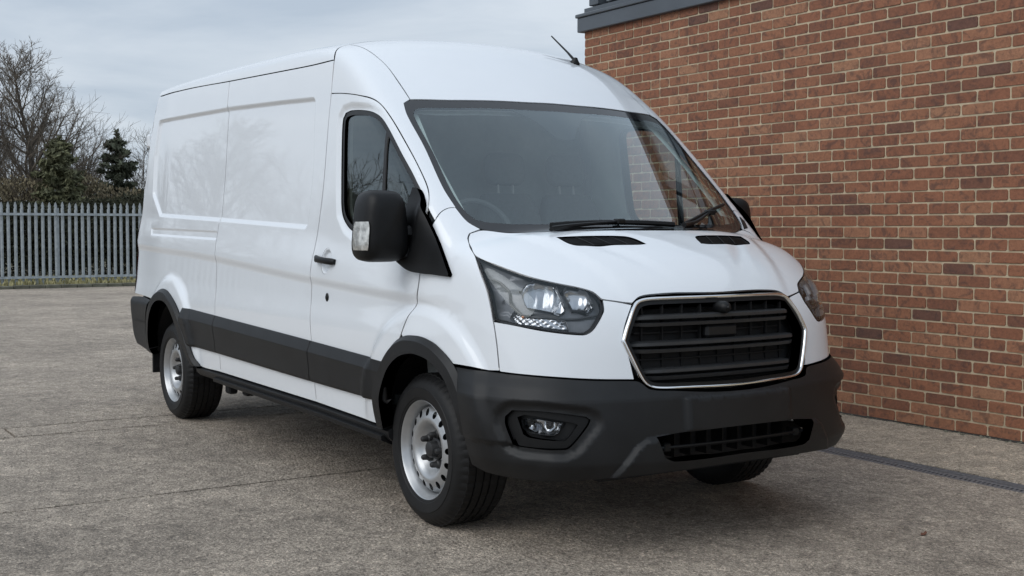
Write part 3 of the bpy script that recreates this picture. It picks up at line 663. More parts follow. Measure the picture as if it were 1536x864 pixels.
SIDE = DirChart((0, 1, 0)); FRONT = DirChart((-1, 0, 0)); CYL = CylChart()
van = tag(empty('panel_van', (0, 0, 0)), 'white high-roof panel van with black bumpers parked on the concrete beside the brick wall', 'van')
def both(o): return o, mirror_y(o, o.parent)

# shared edge lines, right-hand side (x, y, z)
gutter = [(-4.40,2.352),(-3.5,2.333),(-2.742,2.302),(-1.881,2.270),(-1.394,2.253),(-1.118,2.249)]
door_rear = [(-1.105,2.071),(-1.114,1.79),(-1.132,1.544),(-1.178,1.296),(-1.203,1.153),(-1.207,.975),(-1.176,.80),(-1.165,.745),(-1.182,.636),(-1.16,.53),(-1.149,.431)]
slide_gap = [(-2.742,2.302),(-2.729,2.095),(-2.717,1.753),(-2.739,1.413),(-2.743,1.113),(-2.707,.794),(-2.69,.666),(-2.665,.563),(-2.66,.442)]
door_top = [(.001,-.944,1.453),(-.005,-.937,1.468),(-.046,-.915,1.527),(-.101,-.905,1.584),(-.259,-.897,1.728),(-.48,-.893,1.911),(-.6,-.902,1.989),(-.752,-.92,2.028),(-.951,-.919,2.057),(-1.105,-.917,2.071)]
door_front = [(.001,1.453),(.018,1.30),(.011,1.17),(.007,1.094),(-.009,1.018),(-.063,.939),(-.102,.86)]
cap_seam = [(-1.118,-.887,2.249),(-1.153,-.859,2.298),(-1.195,-.812,2.336),(-1.205,-.766,2.352)]
ridge = [(-1.205,-.766,2.352),(-1.043,-.759,2.313),(-.895,-.754,2.251),(-.781,-.750,2.187),(-.622,-.756,2.075),(-.516,-.76,1.996)]
ws_side = [(-.516,-.76,1.996),(-.505,-.800,1.975),(-.433,-.819,1.911),(-.242,-.828,1.745),(-.029,-.847,1.546),(.076,-.841,1.453)]
ws_low = [(.153,-.823,1.389),(.207,-.776,1.356),(.267,-.666,1.342),(.359,-.46,1.338),(.412,-.204,1.338),(.425,0,1.338)]
ws_top = [(-.39,0,2.004),(-.395,-.191,2.004),(-.451,-.551,1.999)]
hood_side = [(.204,-.843,1.336),(.221,-.863,1.315),(.28,-.888,1.281),(.373,-.917,1.239)]
hl_top = [(.487,-.887,1.204),(.605,-.816,1.161),(.691,-.729,1.132),(.761,-.629,1.107),(.785,-.595,1.093),(.808,-.578,1.072)]
hood_front = [(.817,-.57,1.063),(.845,-.498,1.051),(.862,-.448,1.042),(.855,-.40,1.066),(.861,-.312,1.074),(.879,0,1.074)]
seam_fb = [(.549,-.935,.97),(.573,-.934,.879),(.593,-.933,.767)]

# ---- side panels (right side seen in the photograph, then mirrored)
def offc(poly, ds, step=.02):
    out = []; P = np.array(poly, float); P = P if area2(P) > 0 else P[::-1]
    for d in ds:
        pts = []
        for a, b_, c in zip(P, np.roll(P, -1, 0), np.roll(P, -2, 0)):
            e = b_-a; ln = np.linalg.norm(e); nv = np.array((e[1], -e[0]))/ln; m = max(1, int(ln/step)); pts += [a+e*(k+.5)/m+nv*d for k in range(m)]
            e2 = c-b_; n2 = np.array((e2[1], -e2[0]))/np.linalg.norm(e2); a0 = math.atan2(nv[1], nv[0]); a1 = math.atan2(n2[1], n2[0]); da = (a1-a0+math.pi) % (2*math.pi)-math.pi
            if d > 0 and da > .05: pts += [b_+d*np.array((math.cos(a0+da*t), math.sin(a0+da*t))) for t in np.linspace(0, 1, max(2, int(da*d/.008)+1))]
        q = np.array(pts); out.append(np.stack([q[:, 0], np.full(len(q), -.98), q[:, 1]], 1))
    return out
f_side = offc(REC, (.059, .055, .050, .045, .040, .034, .029, .025, .019), .015) + offc(SLOT, (.016, .010, .004, -.002))
xs = np.arange(-4.6, .3, .03)
for d in (.05, .02, .0, -.015, -.03, -.045, -.06): f_side.append(np.stack([xs, np.full(len(xs), -.98), swz(xs)+d], 1))
for cx, cz in (AF, AR):
    for rr_ in (.53, .555, .58, .605, .63):
        a = np.linspace(R(-5), R(185), 70); f_side.append(np.stack([cx+rr_*np.cos(a), np.full(70, -.98), cz+rr_/.97*np.sin(a)], 1))
rx = lambda z: float(rear_z(z))+.028
rear_edge = [(rx(z)+d, z) for z, d in ((.86, 0), (1.2, 0), (1.5, 0), (1.8, 0), (2.05, .0), (2.2, .01), (2.30, .03))]
q_out = gutter[:3]+slide_gap[1:]+[(-3.10,.446),(-3.19,.50),(-3.235,.60),(-3.30,.70),(-3.42,.80),(-3.55,.865),(-3.70,.885),(-3.86,.87),(-4.0,.81),(-4.09,.835)]+rear_edge
quarter, quarter_l = both(panel('quarter_panel', xz(q_out), SIDE, 'paint', van, feats=f_side, res=.05))
side_out = gutter[2:]+door_rear+[(-2.66,.442)]+slide_gap[::-1][1:-1]
sidep, sidep_l = both(panel('side_panel', xz(side_out), SIDE, 'paint', van, feats=f_side, res=.05))
d_out = [(p[0], p[2]) for p in door_top]+door_rear[1:]+[(-.36,.412),(-.352,.55),(-.26,.70),(-.17,.79)]+door_front[::-1][:-1]
SCOOP = [(-1.015+.060*math.cos(t), -.98, 1.188+.066*math.sin(t)) for t in np.linspace(0, 2*math.pi, 28, endpoint=False)]
door = panel('front_door', xz(d_out), SIDE, 'paint', van, holes=[xz(WIN), SCOOP], feats=f_side+offc(WIN, (.012, .02, .03, .04, .05)), res=.04)
fender_out = [(-.102,-1.0,.86),(-.07,-1.0,.83),(.06,-1.0,.838),(.21,-.99,.81),(.30,-.98,.765),(.338,-.98,.765),(.527,-.951,.762),(.593,-.933,.765)]+seam_fb[::-1][1:]+[(.504,-.936,1.088),(.453,-.935,1.159),(.373,-.917,1.239)]+hood_side[::-1][1:]+[(.207,-.79,1.356),(.153,-.823,1.389),(.076,-.841,1.453),(.065,-.876,1.45),(.063,-.913,1.431),(.066,-.945,1.392),(.035,-.965,1.30),(.011,-.981,1.17),(.007,-.986,1.094),(-.009,-.992,1.018),(-.063,-.997,.939)]
fender, fender_l = both(panel('front_wing', fender_out, DirChart((-.3, .9, -.35)), 'paint', van, res=.03, feats=[f for f in f_side[-10:-5]]))
pil_out = cap_seam+ridge[1:]+ws_side[1:]+[(.065,-.876,1.45),(.063,-.913,1.431),(.066,-.945,1.392)]+door_top
pillar, pillar_l = both(panel('windscreen_pillar', pil_out, DirChart((-.3, .75, -.6)), 'paint', van, res=.025, gap=.002))
# ---- roof
def on_side(x, z):
    q = shoot(body0, *SIDE.rays(SIDE.to2(np.array([(x, -1, z)])))); return tuple(q[0])
roof_out = [(-4.47,0,2.4),(-4.46,-.5,2.4),(-4.455,-.72,2.38),(-4.42,-.80,2.37),on_side(-4.36,2.353)]+[on_side(*p) for p in [(-4.2,2.350),(-3.9,2.344)]+gutter[1:]]+cap_seam[1:]+[(-1.235,-.4,2.4),(-1.245,0,2.42)]
roof = panel('roof', sym(roof_out[::-1]), BarrelChart(), 'paint', van, res=.035)
cap_out = [(-1.245,0,2.42),(-1.235,-.4,2.4)]+ridge+ws_top[::-1]
cap = panel('roof_front_cap', sym(cap_out), DirChart((-.5, 0, -.85)), 'paint', van, res=.035, gap=.002)
# ---- windscreen: clear glass inside a black printed border
NOSE = DirChart((-.62, 0, -.78))
ws_out = ws_top+ws_side+ws_low
clear_in = [(-.336,0,1.961),(-.338,-.147,1.961),(-.40,-.55,1.957),(-.447,-.73,1.955),(-.452,-.765,1.943),(-.425,-.788,1.914),(-.196,-.803,1.705),(.005,-.818,1.518),(.113,-.805,1.425),(.155,-.778,1.393),(.183,-.735,1.383),(.237,-.6,1.379),(.318,-.208,1.376),(.332,0,1.376)]
pad = [(-.345,-.267,1.962),(-.279,-.185,1.911),(-.164,-.122,1.816),(-.150,-.077,1.807),(-.155,-.016,1.813),(-.21,.034,1.859),(-.305,.145,1.936),(-.345,.243,1.965)]
wsf = panel('windscreen', sym(ws_out), NOSE, 'frit', van, holes=[sym(clear_in)], off=-.004, res=.035, gap=.003, hgap=.0, thick=.012)
panel('glass_pane', sym(clear_in), NOSE, 'windscreen', wsf, off=-.004, res=.05, gap=0, thick=0)
panel('sensor_pad', pad, NOSE, 'dark', wsf, off=-.008, res=.03, gap=0, thick=.004)
# ---- bonnet
hood_half = [(.437,0,1.338),(.424,-.204,1.338),(.371,-.46,1.338),(.279,-.666,1.342),(.215,-.780,1.356)]+hood_side+hl_top+hood_front
vent = [(.445,-.545,1.306),(.470,-.38,1.308),(.503,-.217,1.308),(.531,-.185,1.299),(.591,-.164,1.276),(.592,-.21,1.27),(.572,-.36,1.27),(.546,-.50,1.269),(.515,-.532,1.275)]
HD = DirChart((-.42, 0, -.9))
hood = panel('bonnet', sym(hood_half), HD, 'paint', van, holes=[vent, mir(vent)], res=.025, thick=.02, gap=.003)
for s in (1, -1):
    vv = vent if s == 1 else mir(vent)
    vo = panel('bonnet_vent', vv, HD, 'dark', van, off=-.018, res=.04, thick=-.012, gap=.001)
    b = MB(); sy = -1 if s == 1 else 1
    for k in range(7):
        t = (k+.5)/7; a = np.array((.452+.085*t, sy*(.535-.02*t), 0)); c = np.array((.508+.078*t, sy*(.205-.03*t), 0))
        pts = np.linspace(a, c, 6); z = np.array([float(Ztop(np.array(p[0]), np.array(abs(p[1])))) for p in pts]); pts[:, 2] = z-.005
        b.sweep(None, [[(p[0]-.002, p[1], p[2]), (p[0]+.003, p[1], p[2]-.001), (p[0]+.002, p[1], p[2]-.012), (p[0]-.003, p[1], p[2]-.012)] for p in pts])
    for t in (.25, .5, .75):
        a = np.array((.45+.055*t, sy*(.535-.33*t), 0)); c = a+np.array((.088, sy*-.035, 0)); pts = np.linspace(a, c, 4)
        b.sweep(None, [[(p[0], p[1]-.0025, zz), (p[0], p[1]+.0025, zz), (p[0], p[1]+.0025, zz-.012), (p[0], p[1]-.0025, zz-.012)] for p in pts for zz in [float(Ztop(np.array(p[0]), np.array(abs(p[1]))))-.003]])
    b.build('louvre', 'trim', vo, 0)
# ---- front bumper, painted upper part
bu_out = seam_fb+[(.597,-.932,.762),(.777,-.82,.753),(.878,-.662,.742),(.936,-.491,.735),(.915,-.51,.844),(.90,-.53,.893),(.889,-.504,.96),(.864,-.449,1.04)]+[(.845,-.498,1.051),(.817,-.57,1.063),(.834,-.577,1.034),(.843,-.583,1.015),(.851,-.63,.955),(.847,-.657,.931),(.837,-.684,.923),(.76,-.806,.937),(.643,-.899,.96)]
def bu_off(x, y, z):
    a = np.abs(y); return .012*sst(.80, .86, z)*sst(.95, .90, z)*sst(.50, .60, a)*sst(.80, .70, a)
bup, bup_l = both(panel('upper_bumper', bu_out, DirChart((-.8, .6, 0)), 'paint', van, res=.025, off=0))
# ---- lower bumper in black plastic
FOG = [(.669,-.91,.616),(.774,-.842,.618),(.877,-.708,.598),(.889,-.687,.585),(.886,-.698,.56),(.858,-.754,.482),(.842,-.776,.466),(.704,-.893,.467),(.672,-.909,.477),(.639,-.923,.557),(.639,-.923,.588)]
FOGM = [(.688,-.902,.587),(.722,-.882,.598),(.851,-.756,.574),(.868,-.731,.564),(.85,-.765,.51),(.839,-.78,.498),(.737,-.875,.506),(.713,-.889,.518)]
FOGL = [(.713,-.889,.576),(.745,-.868,.583),(.836,-.779,.569),(.827,-.795,.528),(.814,-.809,.519),(.747,-.869,.526),(.721,-.885,.541)]
fog2 = CYL.to2(np.array(FOG)); fog2 = inset(fog2 if area2(fog2) > 0 else fog2[::-1], .022)
bz = lambda z: np.interp(z, [.2,.30,.35,.40,.652,.664,.755,.80], [.006,.018,.034,.046,.046,.044,.004,.0])
LOW = [(.979,-.43,.506),(.996,-.297,.517),(1.006,0,.522),(1.0,0,.405),(.99,-.35,.402),(.985,-.395,.42)]
APR = [(-.665,.29),(-.592,.393),(-.530,.475),(-.485,.503),(-.42,.508),(.42,.508),(.485,.503),(.530,.475),(.592,.393),(.665,.29)]
def bump_off(x, y, z):
    a = np.abs(y); o = bz(z)+.012*sst(.5, .9, a)*sst(.3, .4, z)*sst(.76, .70, z)
    o = o+.012*np.clip((.302-a)/.012, 0, 1)*np.clip((z-.508)/.012, 0, 1)*np.clip((.662-z)/.012, 0, 1)                              # plate plinth
    o = o+.018*np.clip((.004-poly_sd(APR, y, z))/.016, 0, 1)                                                  # apron round the lower opening
    th = np.arctan2(a, x+.35)*1.1; o = o-.018*sst(.036, .002, poly_sd(fog2, -th, z)-.034)                # fog lamp pocket
    o = o-.014*np.clip((.478-z)/.010, 0, 1)*sst(.84, .90, a)                                         # tucked lower corner
    return o*(.45+.55*sst(.36, .56, x))
bl_half = [(.300,-.985,.764),(.527,-.951,.760),(.597,-.932,.758),(.777,-.82,.749),(.878,-.662,.738),(.936,-.491,.731),(.943,-.468,.722),(.954,-.438,.697),(.973,-.322,.686),(.985,-.15,.672),(.99,0,.668)]
bl_low = [(1.0,0,.368),(.995,-.147,.366),(.939,-.533,.352),(.9,-.639,.342),(.735,-.857,.330),(.52,-.94,.332),(.415,-.95,.352),(.395,-.96,.45),(.385,-.968,.55),(.360,-.969,.646),(.325,-.975,.71)]
ff = []
for d in (.04, .047, .054, .061, .068):
    q = inset(fog2, -d)
    for s in (1, -1):
        a = s*q[:, 0]/1.1; ff.append(np.stack([-.35+np.cos(a)*1.2, np.sin(a)*1.2, q[:, 1]], 1))
for z in (.498, .508, .516, .65, .665): ff.append(np.stack([np.full(60, 1.), np.linspace(-.7, .7, 60), np.full(60, z)], 1))
QA = resample(np.array([(0, p[0], p[1]) for p in APR]), .012, False)[:, 1:]
for d in (-.013, -.008, -.002, .004, .010):
    q = inset(QA, d)[2:-2]; ff.append(np.stack([Xf(np.abs(q[:, 0]), q[:, 1])+.055, q[:, 0], q[:, 1]], 1))
for yv in (-.303, -.296, -.289, .289, .296, .303): zz_ = np.linspace(.50, .67, 24); ff.append(np.stack([Xf(abs(yv), zz_)+.052, np.full(24, yv), zz_], 1))
aa = np.linspace(-1.1, 1.1, 150)
for z in (.508, .514, .520, .650, .656, .662, .668, .400, .392, .478, .468): ff.append(np.stack([-.35+1.2*np.cos(aa), 1.2*np.sin(aa), np.full(150, z)], 1))
bl_out = bl_half[::-1]+bl_low[::-1]
bl_sym = [p for p in bl_half] + [p for p in mir(bl_half[::-1]) if p[1] > 1e-6] + mir(bl_low[::-1])[:-1] + bl_low
low_hole = LOW[:3]+[p for p in mir(LOW[:3][::-1]) if p[1] > 1e-6]+mir(LOW[::-1])[:3]+LOW[3:]
bl = panel('lower_bumper', bl_sym, CYL, 'plastic', van, holes=[FOG, mir(FOG), low_hole], off=bump_off, res=.013, step=.012, thick=.05, gap=.0, hgap=.001, feats=ff)
for s in (1, -1):
    m_ = (lambda P: P) if s == 1 else mir
    fz = panel('fog_lamp', m_(FOG), CYL, 'trim', van, holes=[m_(FOGM)], off=.022, res=.02, thick=.035, gap=.003, hgap=0)
    panel('surround', m_(FOGM), CYL, 'plastic', fz, holes=[m_(FOGL)], off=-.006, res=.02, thick=-.028, gap=0, hgap=0)
    cen = np.array(m_(FOGL)).mean(0)
    panel('reflector', m_(FOGL), CYL, 'reflector', fz, off=lambda x, y, z, c=cen: -.034-.012*np.sin((x-c[0])*55+(y-c[1])*40)*np.sin((z-c[2])*70), res=.010, thick=-.03, gap=0)
    panel('lens', m_(FOGL), CYL, 'lens', fz, off=-.006, res=.03, thick=0, gap=0)
# lower grille behind the opening
lg = MB(); lg.box(.80, .86, -.52, .52, .36, .56); lgo = lg.build('lower_grille', 'dark', van, 0)
for k in range(9):
    y = -.36+k*.09; b = MB(); b.box(.86, .93, y-.002, y+.002, .39, .52); b.build('grille_bar', 'trim', lgo, 0)
b = MB(); P = [(Xf(abs(y), .45)+.012, y, .452) for y in np.linspace(-.42, .42, 17)]; b.tube(P, .008, 8); b.build('cross_bar', 'trim', lgo)
for s in (-1, 1):
    b = MB(); x = float(Xf(np.array(.37), .45))+.02; b.box(x-.05, x, s*.37-.018, s*.37+.018, .435, .470, .004); b.build('clip', 'trim', lgo, 0)
b = MB(); b.box(.93, .965, .385, .425, .492, .508, .004); b.build('towing_eye_cover', 'silver', lgo, 0)
for s in (-1, 1):
    b = MB(); x = float(Xf(np.array(.13), .61))+.052; b.lathe([(.0, .003), (.004, .003), (.007, 0)], 10, 'x', (x, s*.13+.0, .60)); b.build('plate_screw', 'silver' if s == -1 else 'trim', bl)
b = MB(); b.lathe([(0, .004), (.010, .004), (.012, 0)], 14, 'x', (0, 0, 0)); o = b.build('parking_sensor', 'trim', bl); o.location = (.915, -.70, .395); o.rotation_euler = (0, 0, R(-42))
# ---- main grille
M['slat'] = simple('grille_plastic', (.026, .027, .029), .40, noise=.15, nscale=8, bump=.2, bscale=900)
GR = [(0,1.069),(-.30,1.069),(-.40,1.064),(-.443,1.045),(-.505,.955),(-.533,.895),(-.515,.845),(-.462,.725),(-.435,.700),(-.39,.688),(-.25,.683),(0,.677)]
gr3 = [(1.0, p[0], p[1]) for p in GR]; gr_out = gr3+[p for p in mir(gr3[::-1]) if p[1] > 1e-6]
Q = resample(np.array(gr_out), .02)[:, 1:]; Q = Q if area2(Q) > 0 else Q[::-1]
def ring(d): q = inset(Q, d); return [(1.0, a, b_) for a, b_ in q]
qc = np.array(ring(.008)); qc[:, 0] = 0; Fg = lambda x, y, z: body0(x, y, z); rp = shoot(Fg, qc+np.array((2.5, 0, 0)), np.broadcast_to(np.array((-1., 0, 0)), qc.shape)); rn = grad(Fg, rp)
tg = np.roll(rp, -1, 0)-np.roll(rp, 1, 0); tg /= np.linalg.norm(tg, axis=1, keepdims=True); rs = np.cross(tg, rn)
pf = [(-.009, -.03), (-.009, .003), (-.0065, .009), (-.002, .0115), (.0025, .011), (.007, .006), (.009, -.002), (.009, -.03)]
b = MB(); n_ = len(rp); b.add([rp[i]+rs[i]*u+rn[i]*v for i in range(n_) for u, v in pf], [(i*8+k, i*8+k+1, ((i+1) % n_)*8+k+1, ((i+1) % n_)*8+k) for i in range(n_) for k in range(7)])
gring = b.build('grille', 'chrome', van, 60)
panel('inner_frame', ring(.013), FRONT, 'trim', gring, holes=[ring(.030)], off=.000, res=.02, thick=.05, gap=0, hgap=0, step=.02, corner=75)
panel('backing', ring(.01), FRONT, 'dark', gring, off=-.085, res=.06, thick=-.08, gap=0, step=.03, corner=75)
for z0 in (.972, .862, .750):
    half = float(np.interp(z0, [.69, .72, .845, .895, .955, 1.06], [.42, .45, .505, .522, .492, .43]))
    secs = []; secs2 = []
    for y in np.linspace(-half, half, 41):
        e_ = abs(y)/half; bk = .055*sst(.80, 1.0, e_); x = float(Xf(np.array(abs(y)), z0))-.012-bk; hz = .024-.006*sst(.82, 1, e_); dz = -.004*sst(.8, 1, e_)
        zz = z0+dz
        secs.append([(x-.012, y, zz+hz), (x, y, zz+hz*.80), (x+.002, y, zz+hz*.30), (x-.001, y, zz+hz*.18), (x-.05, y, zz+hz*.4), (x-.06, y, zz+hz)])
        secs2.append([(x-.006, y, zz-hz*.32), (x-.001, y, zz-hz*.42), (x-.006, y, zz-hz), (x-.06, y, zz-hz*1.1), (x-.06, y, zz-hz*.5), (x-.03, y, zz-hz*.36)])
    b = MB(); b.sweep(None, secs); b.sweep(None, secs2)
    b.build('slat', 'slat', gring, 30)
for y in (-.40, -.30, -.20, -.10, .0, .10, .20, .30, .40):
    b = MB(); x = float(Xf(np.array(abs(y)), .87))
    zt, zb = 1.035, .705
    b.box(x-.085, x-.068, y-.003, y+.003, zb, zt); b.build('grille_bar', 'dark', gring, 0)
for z0 in (1.022, .917, .806, .708):
    b = MB(); b.sweep(None, [[(x-.085, y, z0+.003), (x-.072, y, z0+.003), (x-.072, y, z0-.003), (x-.085, y, z0-.003)] for y in np.linspace(-.43, .43, 15) for x in [float(Xf(np.array(abs(y)), z0))]]); b.build('grille_bar', 'dark', gring, 0)
b = MB(); b.lathe([(0, .022), (.012, .022), (.022, .014), (.027, 0), (.027, -.05)], 20, 'x', (.945, -.005, 1.018)); b.lathe([(0, .029), (.006, .028), (.010, .022)], 14, 'x', (.945, -.005, 1.018)); b.build('camera', 'trim', gring)
b = MB(); b.box(.885, .925, -.09, .09, .888, .945, .012); b.build('radar_cover', 'plastic', gring, 0)

# ---- headlights
HL = [(.373,-.917,1.239)]+hl_top+[(.834,-.577,1.034),(.843,-.583,1.015),(.851,-.63,.955),(.847,-.657,.931),(.837,-.684,.923),(.76,-.806,.937),(.643,-.899,.96),(.546,-.936,.973),(.504,-.936,1.088),(.453,-.935,1.159)]
R1 = [(.641,-.859,1.094),(.635,-.842,1.118),(.643,-.807,1.135),(.699,-.741,1.118),(.740,-.738,1.070),(.773,-.739,1.023),(.768,-.759,1.009),(.742,-.794,1.017),(.677,-.859,1.035),(.652,-.863,1.073)]
R2 = [(.733,-.722,1.089),(.734,-.698,1.105),(.775,-.636,1.088),(.81,-.631,1.043),(.818,-.646,1.019),(.785,-.715,1.023)]
IND = [(.631,-.901,.993),(.647,-.889,1.01),(.684,-.863,1.006),(.71,-.841,.998),(.787,-.745,.980),(.803,-.739,.945),(.773,-.785,.951),(.645,-.897,.971)]
HC = DirChart((-.62, .72, -.3))
for s in (1, -1):
    m_ = (lambda P: P) if s == 1 else mir; ch = HC if s == 1 else DirChart((-.62, -.72, -.3))
    hl = panel('headlight', m_(HL), ch, 'lampgrey', van, holes=[m_(R1), m_(R2), m_(IND)], off=lambda x, y, z: -.030-.010*sst(-.2, .2, np.sin(z*70+x*16+np.abs(y)*10)), res=.012, thick=-.028, gap=.005, hgap=0)
    c1_ = np.array(m_(R1)).mean(0); c2_ = np.array(m_(R2)).mean(0); ci_ = np.array(m_(IND)).mean(0)
    panel('main_reflector', m_(R1), ch, 'reflector', hl, off=lambda x, y, z, c=c1_: -.018-.065*np.clip(1-((x-c[0])**2+(y-c[1])**2)/.0075-((z-c[2])/.085)**2, 0, 1)**.7-.003*np.sin((x-np.abs(y))*110), res=.007, thick=.02, gap=0)
    panel('side_reflector', m_(R2), ch, 'reflector', hl, off=lambda x, y, z, c=c2_: -.018-.055*np.clip(1-((x-c[0])**2+(y-c[1])**2)/.005-((z-c[2])/.06)**2, 0, 1)**.7-.002*np.sin((x-np.abs(y))*140), res=.007, thick=.02, gap=0)
    panel('indicator', m_(IND), ch, 'reflector', hl, off=lambda x, y, z, c=ci_: -.026+.0025*np.sin(x*260)*np.sin(z*300), res=.006, thick=.015, gap=0)
    b = MB(); b.lathe([(0, .018), (.012, .014), (.017, 0), (.012, -.014), (0, -.018)], 16, 'y'); o = b.build('bulb', 'amber', hl); o.location = (.672, -s*.868, .992); o.scale = (.36, .36, .36)
    b = MB(); b.lathe([(0, .03), (.018, .027), (.028, .016), (.031, 0), (.031, -.03)], 22, 'x'); o = b.build('projector', 'lens', hl); o.location = (.655, -s*.775, 1.072); o.rotation_euler = (0, 0, R(-25*s))
    b = MB(); b.lathe([(0, .02), (.010, .018), (.012, 0), (.012, -.03)], 14, 'x'); o = b.build('bulb', 'silver', hl); o.location = (.715, -s*.675, 1.06); o.rotation_euler = (0, 0, R(-25*s))
    dr = resample(np.array(m_([(.47,-.925,1.15),(.53,-.905,1.14),(.585,-.885,1.10),(.60,-.893,1.04),(.66,-.865,.998),(.74,-.80,.995),(.80,-.70,.99),(.842,-.605,1.01)])), .015, False)
    dq = shoot(body0, dr-np.array((-.62, s*.72, -.3))*.5, np.broadcast_to(np.array((-.62, s*.72, -.3))/np.linalg.norm((-.62, .72, -.3)), dr.shape)); nn_ = grad(body0, dq)
    b = MB(); b.tube(dq-nn_*.026, .0055, 6); b.build('light_guide', 'lampdark', hl)
    panel('lens', m_(HL), ch, 'lens', hl, off=-.001, res=.03, thick=.006, gap=.004)
    panel('seal', m_(HL), ch, 'gloss_black', hl, holes=[[tuple(p) for p in np.array(m_(HL)).mean(0)+(np.array(m_(HL))-np.array(m_(HL)).mean(0))*.945]], off=-.0005, res=.03, thick=.02, gap=.0035, hgap=0)

# ---- black side mouldings, wheel-arch trims, sills, rear bumper
mtop = _herm([-3.4,-2.7,-1.17,-.2], [.826,.806,.762,.730]); mbot = _herm([-3.4,-2.7,-1.17,-.2], [.571,.563,.540,.530])
def m_off(x, y, z):
    t = (mtop(x)-z)/(mtop(x)-mbot(x)); return .003+.026*np.clip(t/.27, 0, 1)*(1-.62*sst(-.50, -.37, x))-.004*np.clip((t-.27)/.73, 0, 1)-.010*np.clip((t-.93)/.07, 0, 1)
def strip(x0, x1, n=14):
    xa = np.linspace(x0, x1, n); return [(x, -1., float(mtop(x))) for x in xa]+[(x, -1., float(mbot(x))) for x in xa[::-1]]
for x0, x1, e0, e1 in ((-3.30, -2.700, -.06, .03), (-2.694, -1.176, .03, .0), (-1.170, -.26, .0, 0)):
    p = strip(x0, x1); p = [(q[0]+((e0 if q[0] < (x0+x1)/2 and q[2] < .7 else 0)+(e1 if q[0] > (x0+x1)/2 and q[2] < .7 else 0))*(abs(q[0]-(x0 if q[0] < (x0+x1)/2 else x1)) < .01), q[1], q[2]) for q in p]
    xm = np.arange(x0+.01, x1, .02); mf = [np.stack([xm, np.full(len(xm), -1.), mtop(xm)-(mtop(xm)-mbot(xm))*t], 1) for t in (.255, .285, .92, .94)]
    both(panel('side_moulding', p, SIDE, 'plastic', van, off=m_off, feats=mf, res=.03, thick=.03, gap=.002))
AFo = [(-.390,.409),(-.392,.50),(-.372,.60),(-.279,.725),(-.160,.825),(-.058,.868),(.045,.878),(.130,.872),(.224,.845),(.348,.769),(.430,.655),(.462,.560),(.468,.48)]
AFi = [(.408,.478),(.395,.55),(.372,.61),(.304,.712),(.20,.776),(.12,.795),(.037,.798),(-.078,.770),(-.20,.690),(-.284,.570),(-.300,.48),(-.304,.405)]
ARo = [(-4.185,.535),(-4.175,.60),(-4.140,.70),(-4.03,.823),(-3.905,.90),(-3.768,.932),(-3.625,.915),(-3.42,.830),(-3.289,.718),(-3.184,.59),(-3.125,.498),(-3.045,.442)]
ARi = [(-3.150,.440),(-3.235,.515),(-3.315,.60),(-3.40,.705),(-3.49,.785),(-3.604,.838),(-3.74,.852),(-3.88,.825),(-4.0,.74),(-4.07,.655),(-4.105,.56),(-4.125,.47)]
def a_feats(o_):
    q0 = resample(np.array([(p[0], 0, p[1]) for p in o_]), .012, False)[:, [0, 2]]; out = []
    tg_ = np.gradient(q0, axis=0); tg_ /= np.linalg.norm(tg_, axis=1, keepdims=True); nv = np.stack([tg_[:, 1], -tg_[:, 0]], 1)
    for d in (.006, .014, .0205, .0235, .030):
        q = q0+nv*d; out.append(np.stack([q[:, 0], np.full(len(q), -1.), q[:, 1]], 1))
    return out
def a_off(o_):
    pl_ = [(q[0], q[2]) for q in resample(np.array([(p[0], 0, p[1]) for p in o_]), .03, False)]+[(o_[-1][0], .1), (o_[0][0], .1)]
    def f(x, y, z):
        d = -poly_sd(pl_, x, z); return .006+.024*np.clip(d/.022, 0, 1)
    return f
both(panel('wheel_arch_trim', xz(AFo+AFi), SIDE, 'plastic', van, off=a_off(AFo), feats=a_feats(AFo), res=.018, step=.012, thick=.07, gap=0))
both(panel('wheel_arch_trim', xz(ARo+ARi), SIDE, 'plastic', van, off=a_off(ARo), feats=a_feats(ARo), res=.018, step=.012, thick=.07, gap=0))
for s in (-1, 1):
    b = MB(); xs_ = np.linspace(-3.13, -.29, 24)
    def zs(x): return float(np.interp(x, [-3.13, -1.15, -.28], [.438, .423, .404]))
    b.sweep(None, [[(x, s*.985, zs(x)), (x, s*1.003, zs(x)-.012), (x, s*1.000, zs(x)-.038), (x, s*.975, zs(x)-.062), (x, s*.80, zs(x)-.07), (x, s*.80, zs(x))] for x in xs_])
    so = b.build('sill', 'plastic', van, 40)
    b = MB(); b.sweep(None, [[(x, s*1.0, zs(x)-.034), (x, s*1.018, zs(x)-.040), (x, s*1.016, zs(x)-.060), (x, s*.96, zs(x)-.085), (x, s*.90, zs(x)-.085), (x, s*.90, zs(x)-.04)] for x in np.linspace(-2.75, -.34, 20)]); b.build('step_trim', 'trim', so, 40)
def rb_off(x, y, z): return .004+.022*sst(.855, .80, z)
rb_out = [(-4.085,.832),(-4.10,.80),(-4.15,.70),(-4.175,.60),(-4.185,.52),(-4.12,.46),(-4.05,.435),(-4.35,.455),(-4.58,.475),(-4.665,.56),(-4.70,.70),(-4.70,.835),(-4.4,.845)]
rb, rb_l = both(panel('rear_bumper', xz(rb_out), SIDE, 'plastic', van, off=rb_off, res=.03, thick=.05, gap=.002))
b = MB(); b.box(-4.76, -4.70, -.90, .90, .47, .845, .02); b.build('rear_bumper', 'plastic', van, 0)
b = MB(); b.box(-4.80, -4.757, -.915, -.86, .70, .80, .006); b.build('step_lamp', 'silver', rb, 0)
b = MB(); b.box(-4.60, -4.22, -1.0195, -1.018, .655, .66); b.build('bumper_crease', 'trim', rb, 0)
